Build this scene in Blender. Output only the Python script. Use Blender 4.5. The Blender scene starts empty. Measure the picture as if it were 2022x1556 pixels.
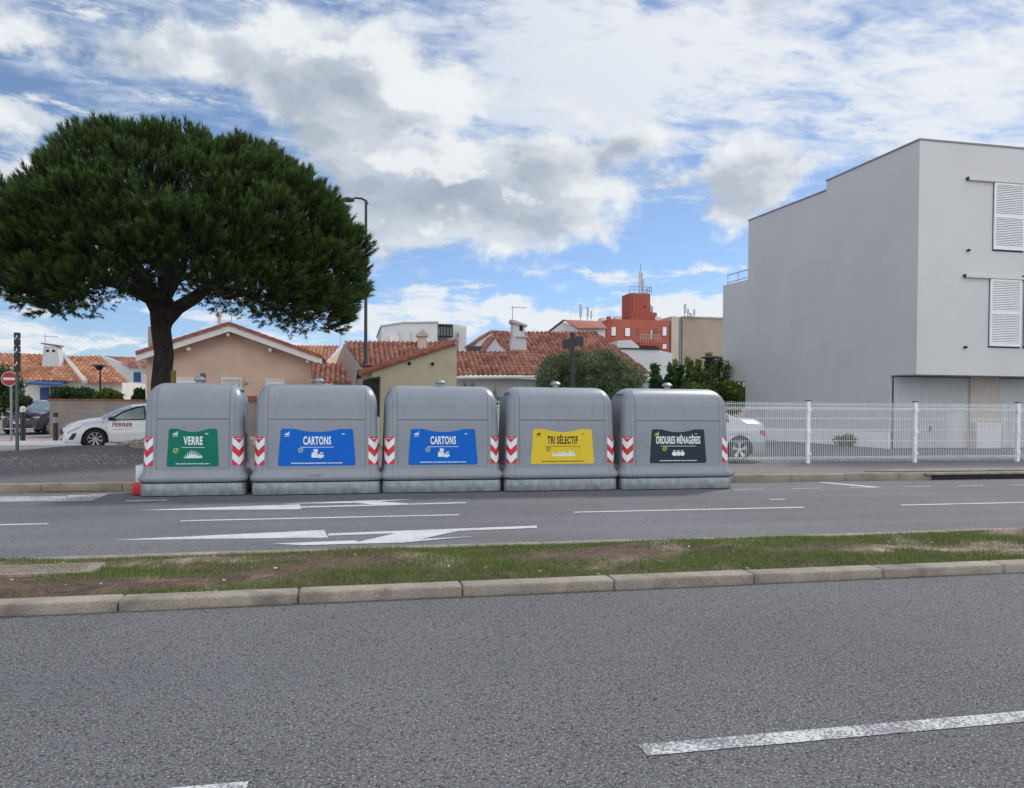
import bpy, bmesh, math, random
import numpy as np
from mathutils import Vector, Matrix
R=math.radians
rnd=random.Random(7); nr=np.random.default_rng(11)
sc=bpy.context.scene
# ------------------------------------------------------------ camera
F=1530.; CX,CY=1011.,822.; EYE=1.55
YAW=R(11.8); PITCH=0.015; ROLL=0.0075
_f0=Vector((math.sin(YAW),math.cos(YAW),0)); _r0=Vector((math.cos(YAW),-math.sin(YAW),0))
cf=_f0*math.cos(PITCH)-Vector((0,0,1))*math.sin(PITCH); _u=_r0.cross(cf)
cx=_r0*math.cos(ROLL)+_u*math.sin(ROLL); cy=-_r0*math.sin(ROLL)+_u*math.cos(ROLL)
cam=bpy.data.cameras.new('camera'); co=bpy.data.objects.new('camera',cam); sc.collection.objects.link(co)
m=Matrix.Identity(4)
for i in range(3):
    m[i][0]=cx[i]; m[i][1]=cy[i]; m[i][2]=-cf[i]
m[2][3]=EYE
co.matrix_world=m
cam.sensor_width=36; cam.lens=F/2022*36; cam.shift_y=(CY-778)/2022
cam.clip_end=3000; cam.clip_start=0.05
sc.camera=co
def ray(u,v): return cf+cx*((u-CX)/F)-cy*((v-CY)/F)
def W(u,v,Y):
    d=ray(u,v); return Vector((0,0,EYE))+d*(Y/d.y)
def G(u,v,z=0.):
    d=ray(u,v); return Vector((0,0,EYE))+d*((z-EYE)/d.z)
def azel(u,v):
    d=ray(u,v).normalized(); return math.atan2(d.x,d.y),math.asin(d.z)
# ------------------------------------------------------------ light
sc.view_settings.view_transform='Standard'; sc.view_settings.look='None'
sc.view_settings.exposure=0.0; sc.view_settings.gamma=1
SUN_AZ=R(48); SUN_EL=R(46)
sun=bpy.data.lights.new('sun','SUN'); sun.energy=2.5; sun.angle=R(10); sun.color=(1,.95,.88)
so=bpy.data.objects.new('sun',sun); sc.collection.objects.link(so)
sd=Vector((math.sin(SUN_AZ)*math.cos(SUN_EL),math.cos(SUN_AZ)*math.cos(SUN_EL),math.sin(SUN_EL)))
so.rotation_euler=sd.to_track_quat('Z','Y').to_euler()
world=bpy.data.worlds.new("World"); sc.world=world; world.use_nodes=True
class NT:
    def __init__(s,tree): s.t=tree; s.n=tree.nodes; s.l=tree.links
    def node(s,t,**kw):
        n=s.n.new(t)
        for k,v in kw.items(): setattr(n,k,v)
        return n
    def put(s,sock,v):
        if hasattr(v,'links'): s.l.new(v,sock)
        else: sock.default_value=v
    def math(s,op,a,b=0.,c=None,clamp=False):
        n=s.node('ShaderNodeMath',operation=op); n.use_clamp=clamp
        s.put(n.inputs[0],a); s.put(n.inputs[1],b)
        if c is not None: s.put(n.inputs[2],c)
        return n.outputs[0]
    def vmath(s,op,a,b=(0,0,0)):
        n=s.node('ShaderNodeVectorMath',operation=op); s.put(n.inputs[0],a); s.put(n.inputs[1],b)
        return n.outputs['Value'] if op in('LENGTH','DOT_PRODUCT') else n.outputs[0]
    def ss(s,x,a,b,lo=0.,hi=1.):
        n=s.node('ShaderNodeMapRange',interpolation_type='SMOOTHSTEP')
        s.put(n.inputs[0],x)
        for i,v in enumerate((a,b,lo,hi)): s.put(n.inputs[i+1],v)
        return n.outputs[0]
    def comb(s,x,y,z=0.):
        n=s.node('ShaderNodeCombineXYZ'); s.put(n.inputs[0],x); s.put(n.inputs[1],y); s.put(n.inputs[2],z); return n.outputs[0]
    def noise(s,v,scale,detail=5,rough=.55,dist=0.):
        n=s.node('ShaderNodeTexNoise'); s.put(n.inputs['Vector'],v); n.inputs['Scale'].default_value=scale
        n.inputs['Detail'].default_value=detail; n.inputs['Roughness'].default_value=rough; n.inputs['Distortion'].default_value=dist
        return n.outputs['Fac']
    def mix(s,f,a,b,typ='RGBA',blend='MIX'):
        n=s.node('ShaderNodeMix',data_type=typ)
        if typ=='RGBA': n.blend_type=blend; i=(0,6,7); o=2
        else: i=(0,2,3); o=0
        s.put(n.inputs[i[0]],f)
        for k,v in((i[1],a),(i[2],b)):
            if isinstance(v,tuple) and len(v)==3: v=(*v,1)
            s.put(n.inputs[k],v)
        return n.outputs[o]
def build_sky():
    w=NT(world.node_tree); w.n.clear()
    tc=w.node('ShaderNodeTexCoord'); D=tc.outputs['Generated']
    sep=w.node('ShaderNodeSeparateXYZ'); w.l.new(D,sep.inputs[0])
    x,y,z=sep.outputs
    az=w.math('ARCTAN2',x,y); el=w.math('ARCSINE',z)
    AE=w.comb(az,el)
    sky=w.node('ShaderNodeTexSky',sky_type='NISHITA'); sky.sun_disc=False
    sky.sun_elevation=SUN_EL; sky.sun_rotation=SUN_AZ; sky.dust_density=.2; sky.ozone_density=3.; sky.air_density=1.0
    skyb=w.node('ShaderNodeBackground'); skyb.inputs[1].default_value=.095
    hs=w.node('ShaderNodeHueSaturation'); hs.inputs['Saturation'].default_value=.96; w.l.new(w.mix(1.,sky.outputs[0],w.mix(w.ss(el,0.,.35),(.80,.98,1.32),(.98,1.03,1.10)),blend='MULTIPLY'),hs.inputs['Color'])
    w.l.new(hs.outputs[0],skyb.inputs[0])
    # projected cloud plane
    zz=w.math('ADD',w.math('MAXIMUM',z,0.),.12)
    P=w.comb(w.math('DIVIDE',x,zz),w.math('DIVIDE',y,zz))
    # domain warp in direction space for ragged edges
    nw=w.node('ShaderNodeTexNoise'); nw.inputs['Scale'].default_value=7.; nw.inputs['Detail'].default_value=6; nw.inputs['Roughness'].default_value=.6; w.l.new(D,nw.inputs['Vector'])
    off=w.vmath('MULTIPLY',w.vmath('SUBTRACT',nw.outputs['Color'],(.5,.5,.5)),(.17,.14,0))
    AEw=w.vmath('ADD',AE,off)
    def blobs(lst,src=None):
        tot=0.
        for (u,v,ru,rv,s) in lst:
            a,e=azel(u,v)
            q=w.vmath('MULTIPLY',w.vmath('SUBTRACT',src or AEw,(a,e,0)),(F/ru,F/rv,0))
            d=w.vmath('LENGTH',q)
            tot=w.math('ADD',tot,w.ss(d,0.,1.45,s,0.))
        return tot
    def layer(noise_sock,mask,gain,lo,hi):
        return w.ss(w.math('ADD',w.math('MULTIPLY',w.math('SUBTRACT',noise_sock,.5),gain),mask),lo,hi)
    Ds=w.vmath('MULTIPLY',D,(1,1,1.55))
    sh=(.030,.012,.055)
    n1=w.noise(Ds,4.6,10,.53,.1)
    n1b=w.noise(w.vmath('ADD',Ds,sh),4.6,10,.53,.1)
    n1c=w.noise(Ds,12,9,.58,.1)
    n1d=w.noise(w.vmath('ADD',Ds,(.016,.006,.028)),12,9,.58,.1)
    m1=blobs([(960,400,300,105,.66),(720,190,290,140,.58),(250,90,330,85,.40),(480,150,240,150,.3),(1160,350,170,100,.5),
              (1530,350,120,78,1.0),(1480,400,80,60,.5),(60,225,130,38,.62),(-10,330,70,26,.6),(1330,390,120,45,.5),(1030,505,90,40,.5),(770,450,200,90,.6),
              (860,60,220,80,.4),(1540,-10,240,70,.85),(1240,290,80,50,.55),(1120,450,110,50,.45),(620,300,140,80,.35),
              (-700,260,420,200,.6),(-1200,-300,600,300,.5),(2700,200,500,200,.5),(300,-500,600,280,.6),(1400,-700,700,300,.6)])
    hole=blobs([(330,245,150,50,.55),(60,150,160,50,.5),(1110,150,120,40,.2),(1330,560,190,60,.35),(1350,480,90,50,.3),(900,275,80,28,.45),(440,50,70,40,.45),(720,30,60,30,.2),(1060,255,90,30,.45),(800,280,60,22,.4),(960,250,60,22,.3),(200,20,120,30,.3)])
    mm=w.math('SUBTRACT',m1,hole)
    nn=w.math('ADD',w.math('MULTIPLY',n1,.68),w.math('MULTIPLY',n1c,.32))
    nb=w.math('ADD',w.math('MULTIPLY',n1b,.68),w.math('MULTIPLY',n1d,.32))
    d1=layer(nn,mm,4.2,.20,.70)
    d1b=layer(nb,mm,2.7,.30,1.15)
    relief=w.math('SUBTRACT',nn,nb)
    # high thin sheet, streaky
    Ps=w.node('ShaderNodeMapping'); Ps.inputs['Rotation'].default_value=(0,0,R(-25)); Ps.inputs['Scale'].default_value=(.9,1.5,1); w.l.new(P,Ps.inputs[0])
    n2=w.noise(Ps.outputs[0],2.4,10,.64,.5)
    n2b=w.noise(Ps.outputs[0],9.,8,.62,.35)
    m2=blobs([(1700,110,620,210,.62),(1200,180,330,120,.55),(1000,80,300,120,.38),(1980,190,230,90,.5),(400,100,720,220,.30),(1500,240,400,60,.1),(700,-700,1500,500,.4),(60,60,260,120,.25),(960,240,200,50,.3),(700,560,200,20,.25)])
    back=w.ss(y,.35,-.35)  # unseen cloud cover behind the camera, added to light the facing surfaces
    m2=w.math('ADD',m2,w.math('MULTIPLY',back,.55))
    d2=layer(w.math('ADD',w.math('MULTIPLY',n2,.55),w.math('MULTIPLY',n2b,.45)),m2,3.2,.08,.92)
    # low stratus near the skyline
    L=w.vmath('MULTIPLY',D,(1,1,4.2))
    n3=w.noise(L,11,10,.66,.2)
    m3=blobs([(1000,640,470,34,.75),(800,590,180,34,.52),(1390,610,170,36,.85),(1180,548,260,18,.34),(150,682,330,10,.3),(60,592,160,18,.26),(-900,600,900,60,.6),(2700,600,900,80,.6)])
    d3=layer(n3,m3,2.6,.16,.62)
    glow=w.ss(w.vmath('DOT_PRODUCT',D,(sd.x,sd.y,sd.z)),.62,.97)
    # colours: bright rims, grey bodies
    core=w.ss(d1b,.15,1.)
    shade=w.math('MULTIPLY',core,w.math('ADD',.27,w.math('MULTIPLY',blobs([(890,395,230,65,.65),(1500,448,80,36,.55),(1225,290,50,34,.5),(1530,0,260,60,1.0),(740,120,220,110,.35),(250,70,260,90,.35),(1060,130,160,50,.2)]),1.)),clamp=True)
    c1=w.mix(w.math('MULTIPLY',shade,1.,clamp=True),w.mix(glow,(.70,.755,.81),(.86,.88,.90)),(.33,.395,.49))
    n5=w.noise(D,9,7,.6,.3)
    c1=w.mix(w.ss(n5,.40,.7,0.,.2),c1,(.74,.79,.84))
    c1=w.mix(w.ss(relief,.0,.075,0.,.85),c1,(.90,.92,.93))
    c1=w.mix(w.ss(relief,-.01,-.11,0.,.5),c1,(.31,.37,.46))
    gain=w.math('ADD',1.,w.math('MULTIPLY',back,1.75))  # unseen clouds behind the camera boosted as fill light
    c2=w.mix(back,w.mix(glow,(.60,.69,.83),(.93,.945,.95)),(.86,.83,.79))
    c3=(.83,.87,.90)
    def bg(c,s=1.):
        b=w.node('ShaderNodeBackground'); w.put(b.inputs[0],(*c,1) if isinstance(c,tuple) else c); w.put(b.inputs[1],s); return b.outputs[0]
    def mixs(f,a,b):
        n=w.node('ShaderNodeMixShader'); w.put(n.inputs[0],f); w.l.new(a,n.inputs[1]); w.l.new(b,n.inputs[2]); return n.outputs[0]
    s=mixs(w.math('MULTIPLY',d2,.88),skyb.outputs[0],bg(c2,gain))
    s=mixs(w.math('MULTIPLY',d3,.95),s,bg(c3))
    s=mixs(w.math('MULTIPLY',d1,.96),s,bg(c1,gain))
    out=w.node('ShaderNodeOutputWorld'); w.l.new(s,out.inputs[0])
build_sky()
# ------------------------------------------------------------ materials
def mat(name,col,rough=.8,var=.12,vscale=3.,fine=0.,fscale=60.,bump=0.,bscale=40.,metal=0.,spec=.5,stain=None,sscale=.8,samt=.5,stretch=None,coat=0.):
    M=bpy.data.materials.new(name); M.use_nodes=True; t=NT(M.node_tree); b=t.n['Principled BSDF']
    tc=t.node('ShaderNodeTexCoord').outputs['Object']
    if stretch: tc0=tc; tc=t.vmath('MULTIPLY',tc,stretch)
    c=(*col,1)
    n=t.noise(tc,vscale,5,.6)
    c=t.mix(t.ss(n,.3,.7),tuple(v*(1-var) for v in col),tuple(min(1,v*(1+var)) for v in col))
    if fine:
        n2=t.noise(tc,fscale,3,.7)
        k=t.ss(n2,.25,.75,1-fine,1+fine)
        c=t.mix(1.,c,t.comb(k,k,k),blend='MULTIPLY')
    if stain:
        n3=t.noise(tc,sscale,7,.65,.5)
        c=t.mix(t.ss(n3,.5,.72,0.,samt),c,stain)
    t.l.new(c,b.inputs['Base Color']); b.inputs['Roughness'].default_value=rough; b.inputs['Metallic'].default_value=metal
    b.inputs['Specular IOR Level'].default_value=spec; b.inputs['Coat Weight'].default_value=coat
    if bump:
        bn=t.node('ShaderNodeBump'); bn.inputs['Strength'].default_value=bump; bn.inputs['Distance'].default_value=.02
        t.l.new(t.noise(tc,bscale,4,.6),bn.inputs['Height']); t.l.new(bn.outputs[0],b.inputs['Normal'])
    M['b']=1
    return M
def asphalt(name,col,dark,light,gscale,tracks=None,bumpd=.006):
    M=bpy.data.materials.new(name); M.use_nodes=True; t=NT(M.node_tree); b=t.n['Principled BSDF']
    P=t.node('ShaderNodeTexCoord').outputs['Object']
    big=t.noise(P,.35,6,.6,.4)
    c=t.mix(t.ss(big,.3,.7),tuple(v*.86 for v in col),tuple(v*1.12 for v in col))
    g=t.noise(P,gscale,3,.75)
    g2=t.noise(t.vmath('ADD',P,(3.3,7.7,1.1)),gscale*.72,3,.72)
    c=t.mix(t.ss(g,.52,.66,0.,.85),c,light)
    c=t.mix(t.ss(g2,.52,.64,0.,.85),c,dark)
    if tracks:
        sp=t.node('ShaderNodeSeparateXYZ'); t.l.new(P,sp.inputs[0])
        wob=t.math('MULTIPLY',t.noise(t.vmath('MULTIPLY',P,(.15,1,1)),1.2,5,.6),.35)
        for (y0,wd,a,cc) in tracks:
            q=t.math('ABSOLUTE',t.math('SUBTRACT',t.math('ADD',sp.outputs[1],wob),y0+.17))
            c=t.mix(t.ss(q,0.,wd,a,0.),c,cc)
    t.l.new(c,b.inputs['Base Color']); b.inputs['Roughness'].default_value=.88; b.inputs['Specular IOR Level'].default_value=.35
    bn=t.node('ShaderNodeBump'); bn.inputs['Strength'].default_value=.9; bn.inputs['Distance'].default_value=bumpd
    t.l.new(t.math('SUBTRACT',g,g2),bn.inputs['Height']); t.l.new(bn.outputs[0],b.inputs['Normal'])
    return M
def paint(name,col,under,wear=.5,scale=38.):
    M=bpy.data.materials.new(name); M.use_nodes=True; t=NT(M.node_tree); b=t.n['Principled BSDF']
    P=t.node('ShaderNodeTexCoord').outputs['Object']
    n=t.noise(P,scale,5,.75); n2=t.noise(P,2.2,5,.6)
    f=t.math('ADD',n,t.math('MULTIPLY',t.math('SUBTRACT',n2,.5),.5))
    c=t.mix(t.ss(f,wear-.1,wear+.06,1.,0.),under,col)
    t.l.new(c,b.inputs['Base Color']); b.inputs['Roughness'].default_value=.8
    return M
def attr_mat(name,c0,c1,rough=.8,vscale=1.,trans=0.,spec=.3,stain=None):
    "colour varies between c0 and c1 by a random number stored per tile / leaf"
    M=bpy.data.materials.new(name); M.use_nodes=True; t=NT(M.node_tree); b=t.n['Principled BSDF']
    a=t.node('ShaderNodeAttribute'); a.attribute_name='rnd'
    c=t.mix(a.outputs['Fac'],c0,c1)
    if stain:
        P=t.node('ShaderNodeTexCoord').outputs['Object']
        c=t.mix(t.ss(t.noise(P,vscale,6,.6),.48,.7,0.,.55),c,stain)
    t.l.new(c,b.inputs['Base Color']); b.inputs['Roughness'].default_value=rough; b.inputs['Specular IOR Level'].default_value=spec
    if trans:
        tr=t.node('ShaderNodeBsdfTranslucent'); t.l.new(c,tr.inputs[0]); mx=t.node('ShaderNodeMixShader'); mx.inputs[0].default_value=trans
        out=t.n['Material Output']; t.l.new(b.outputs[0],mx.inputs[1]); t.l.new(tr.outputs[0],mx.inputs[2]); t.l.new(mx.outputs[0],out.inputs[0])
    return M
M={}
M['near_asphalt']=asphalt('near_asphalt',(.112,.115,.121),(.012,.013,.016),(.45,.46,.48),80,tracks=[(1.4,.5,.18,(.11,.115,.125)),(4.6,.5,.15,(.11,.115,.125))])
M['far_asphalt']=asphalt('far_asphalt',(.135,.137,.150),(.05,.05,.058),(.31,.315,.33),60,tracks=[(9.25,.35,.3,(.19,.19,.205)),(10.2,.3,.22,(.19,.19,.205)),(11.6,.35,.3,(.10,.10,.115)),(12.6,.3,.28,(.09,.09,.10))],bumpd=.003)
M['pave_asphalt']=asphalt('pave_asphalt',(.125,.122,.13),(.055,.053,.055),(.30,.29,.28),42,bumpd=.006)
M['pave_right']=asphalt('pave_right',(.20,.178,.18),(.12,.105,.11),(.32,.30,.30),60,bumpd=.003)
M['yard']=asphalt('yard',(.15,.15,.155),(.09,.09,.09),(.26,.26,.27),50,bumpd=.003)
M['street']=asphalt('street',(.25,.25,.26),(.16,.16,.17),(.36,.36,.37),40,bumpd=.003)
M['pink_paving']=mat('pink_paving',(.40,.27,.25),.85,.15,2,.2,30)
M['paint_worn']=paint('paint_worn',(.58,.59,.61),(.15,.15,.165),.51,60.)
M['paint_good']=paint('paint_good',(.56,.575,.59),(.2,.2,.21),.62,40.)
M['paint_faint']=paint('paint_faint',(.42,.42,.43),(.16,.16,.17),.56,20.)
M['kerb']=mat('kerb',(.285,.255,.215),.9,.18,2.5,.28,70,.5,60,stain=(.13,.11,.085),sscale=2.2,samt=.75)
M['kerb_far']=mat('kerb_far',(.27,.235,.19),.9,.18,2.5,.2,50,.4,50,stain=(.12,.11,.08),sscale=2.,samt=.6)
M['dirt']=mat('dirt',(.105,.07,.048),.95,.35,6,.45,55,.9,50,stain=(.50,.42,.33),sscale=.8,samt=.9)
M['ground']=mat('ground',(.22,.21,.19),.95,.2,.2,.1,5)
M['bin']=mat('bin',(.242,.274,.318),.36,.05,1.6,.03,90,.05,9,stain=(.185,.205,.24),sscale=1.6,samt=.35,spec=.45)
def weather(name,col,k=.5):
    "adds vertical drips and a few pale scuffs of dirt to an existing material"
    m_=M[name]; t=NT(m_.node_tree); b=t.n['Principled BSDF']; src=b.inputs['Base Color'].links[0].from_socket
    P=t.node('ShaderNodeTexCoord').outputs['Object']; oi=t.node('ShaderNodeObjectInfo').outputs['Random']
    Q=t.vmath('ADD',P,t.comb(t.math('MULTIPLY',oi,37.),0.,0.))
    n=t.noise(t.vmath('MULTIPLY',Q,(9,9,.7)),1.3,5,.65,.3); c=t.mix(t.ss(n,.55,.78,0.,k),src,col)
    n=t.noise(t.vmath('MULTIPLY',Q,(1,1,3)),4.5,8,.75,1.2); c=t.mix(t.ss(n,.62,.70,0.,k*.7),c,tuple(v*1.55 for v in src_col(name)))
    t.l.new(c,b.inputs['Base Color'])
def src_col(name): return {'bin':(.225,.258,.305)}.get(name,(.45,.45,.46))
weather('bin',(.17,.18,.19),.35)
M['bin_groove']=mat('bin_groove',(.15,.17,.20),.6,.1)
M['bin_side']=mat('bin_side',(.24,.255,.28),.55,.2,8,.2,40,stain=(.42,.42,.43),sscale=5,samt=.6)
M['galv']=mat('galv',(.27,.31,.335),.42,.22,7,.12,30,metal=.35,stain=(.36,.41,.43),sscale=1.6,samt=.5,stretch=(1,1,.8))
M['black_gap']=mat('black_gap',(.012,.014,.018),.9)
M['white_plastic']=mat('white_plastic',(.62,.66,.68),.5,.06,4,stain=(.4,.42,.43),sscale=3)
M['red_plastic']=mat('red_plastic',(.55,.02,.03),.45,.08,4)
M['lab_green']=mat('lab_green',(.001,.17,.11),.5,.03,spec=.2); M['lab_blue']=mat('lab_blue',(.001,.125,.56),.5,.03,spec=.2)
M['lab_yellow']=mat('lab_yellow',(.70,.53,.035),.5,.03,spec=.2); M['lab_dark']=mat('lab_dark',(.022,.038,.055),.5,.03,spec=.2)
M['lab_white']=mat('lab_white',(.74,.82,.84),.5,.04); M['ink_black']=mat('ink_black',(.02,.018,.012),.5)
M['icon_grey']=mat('icon_grey',(.55,.62,.72),.5,.15,60)
M['lime']=mat('lime',(.55,.62,.08),.5); M['pale_lime']=mat('pale_lime',(.5,.6,.35),.5)
M['wall_white']=mat('wall_white',(.595,.605,.62),.9,.035,.35,.035,90,.15,110,stain=(.55,.56,.578),sscale=.28,samt=.5)
M['wall_front']=mat('wall_front',(.70,.69,.70),.9,.035,.4,.035,90,.15,110,stain=(.62,.61,.62),sscale=.3,samt=.5)
M['plinth']=mat('plinth',(.84,.87,.90),.85,.05,1,.05,50)
M['shutter']=mat('shutter',(.80,.83,.87),.5,.03)
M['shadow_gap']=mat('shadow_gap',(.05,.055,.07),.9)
M['garage']=mat('garage',(.54,.56,.58),.6,.04); M['rail']=mat('rail',(.62,.60,.57),.6,.05)
M['pinkish']=mat('pinkish',(.50,.44,.42),.9,.06); M['roof_trim']=mat('roof_trim',(.24,.24,.25),.7)
M['fence']=mat('fence',(.76,.80,.83),.45,.05,3,stain=(.5,.52,.52),sscale=4,samt=.3)
M['peach']=mat('peach',(.68,.50,.40),.95,.07,.9,.13,55,.5,60,stain=(.60,.43,.34),sscale=.7,samt=.5)
M['peach_light']=mat('peach_light',(.62,.50,.41),.95,.05,2)
M['cream']=mat('cream',(.70,.69,.63),.9,.06,1,.05,40); M['white_far']=mat('white_far',(.55,.57,.60),.9,.05,.6)
M['olive_wall']=mat('olive_wall',(.45,.41,.30),.95,.05,.8,.08,50,.3,60,stain=(.35,.32,.23),sscale=.9,samt=.5)
M['blue_wood']=mat('blue_wood',(.012,.075,.23),.6,.1,8); M['dark_wood']=mat('dark_wood',(.07,.065,.07),.8,.5,9,.3,30,stretch=(6,6,.5))
M['conc_wall']=mat('conc_wall',(.31,.28,.24),.95,.12,1.2,.15,25,.3,40,stain=(.22,.20,.17),sscale=1.6,samt=.55,stretch=(1,1,.4))
M['terracotta']=mat('terracotta',(.30,.11,.075),.9,.2,6); M['verge']=mat('verge',(.33,.12,.085),.9,.25,5,.2,40)
M['bargeboard']=mat('bargeboard',(.78,.78,.77),.6,.05)
M['redwall']=mat('redwall',(.40,.115,.08),.9,.06,.3); M['redwall_b']=mat('redwall_b',(.33,.085,.06),.9,.06,.3)
M['beige']=mat('beige',(.36,.30,.235),.95,.12,.25,.05,20,stain=(.27,.23,.18),sscale=.18,samt=.6)
M['beige_l']=mat('beige_l',(.52,.45,.37),.95,.06,.3); M['grey_metal']=mat('grey_metal',(.32,.35,.37),.5,.1,2,metal=.3)
M['antenna']=mat('antenna',(.45,.47,.49),.5,.05,metal=.3); M['black_metal']=mat('black_metal',(.016,.02,.03),.45,.1)
M['pole_green']=mat('pole_green',(.10,.13,.13),.5,.1,metal=.3)
M['bark']=mat('bark',(.035,.026,.022),.95,.5,7,.4,45,1.,22,stretch=(1.6,1.6,.5)); M['twig']=mat('twig',(.03,.024,.02),.95,.3)
M['bark_light']=mat('bark_light',(.14,.11,.08),.95,.3,8)
M['car_white']=mat('car_white',(.80,.82,.84),.22,.01,spec=.6,coat=.6); M['car_silver']=mat('car_silver',(.42,.45,.49),.28,.02,metal=.35,coat=.6)
M['car_dark']=mat('car_dark',(.055,.05,.06),.2,.05,metal=.2,coat=.8)
M['glass']=mat('glass',(.05,.065,.075),.08,.1,spec=.9); M['glass_light']=mat('glass_light',(.20,.27,.31),.12,.2,spec=.9)
M['tyre']=mat('tyre',(.018,.018,.019),.85,.1); M['alloy']=mat('alloy',(.55,.57,.6),.3,.05,metal=.7)
M['trim_black']=mat('trim_black',(.014,.015,.018),.5); M['lamp_glass']=mat('lamp_glass',(.42,.48,.55),.15,.2,20,spec=.9)
M['tail_red']=mat('tail_red',(.50,.02,.03),.2,.15,30,spec=.8); M['red_text']=mat('red_text',(.33,.02,.07),.5)
M['ochre']=mat('ochre',(.45,.40,.22),.5); M['sign_red']=mat('sign_red',(.50,.012,.03),.4,.05)
M['stone']=mat('stone',(.33,.31,.28),.95,.35,9,.2,40,.6,30); M['litter']=mat('litter',(.7,.7,.68),.7)
M['chimney_grey']=mat('chimney_grey',(.33,.31,.28),.9,.15,3); M['wood_stake']=mat('wood_stake',(.20,.14,.04),.9,.2,9)
M['bollard']=mat('bollard',(.045,.03,.035),.6,.1); M['grate']=mat('grate',(.25,.20,.17),.8,.2,20)
M['straw']=mat('straw',(.33,.24,.16),.9)
M['tile']=attr_mat('tile',(.14,.045,.032),(.50,.25,.185),.85,1.6,stain=(.17,.085,.065))
M['tile_orange']=attr_mat('tile_orange',(.26,.09,.05),(.62,.35,.22),.85,1.2,stain=(.33,.13,.075))
M['needles']=attr_mat('needles',(.004,.013,.005),(.075,.135,.028),.6,trans=.08)
M['pepper']=attr_mat('pepper',(.06,.095,.045),(.15,.19,.10),.7,trans=.2)
M['leaf']=attr_mat('leaf',(.05,.11,.025),(.17,.24,.06),.6,trans=.3); M['leaf_dark']=attr_mat('leaf_dark',(.02,.05,.02),(.06,.12,.04),.65,trans=.25)
M['grass']=attr_mat('grass',(.055,.135,.022),(.22,.27,.085),.7,trans=.3); M['mulch']=attr_mat('mulch',(.06,.035,.022),(.34,.24,.16),.9)
def chevron():
    Mm=bpy.data.materials.new('chevron'); Mm.use_nodes=True; t=NT(Mm.node_tree); b=t.n['Principled BSDF']
    uv=t.node('ShaderNodeUVMap').outputs[0]; sp=t.node('ShaderNodeSeparateXYZ'); t.l.new(uv,sp.inputs[0])
    q=t.math('ABSOLUTE',t.math('MULTIPLY',t.math('SUBTRACT',sp.outputs[0],.5),2.))
    tt=t.math('SUBTRACT',sp.outputs[1],t.math('MULTIPLY',t.math('SUBTRACT',1.,q),.22))
    a=t.math('MULTIPLY',t.math('GREATER_THAN',tt,0.),t.math('LESS_THAN',tt,.255))
    c=t.math('MULTIPLY',t.math('GREATER_THAN',tt,.51),t.math('LESS_THAN',tt,.775))
    white=t.math('ADD',a,c,clamp=True)
    t.l.new(t.mix(white,(.58,.012,.035),(.72,.80,.83)),b.inputs['Base Color']); b.inputs['Roughness'].default_value=.35
    return Mm
M['chevron']=chevron()
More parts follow.
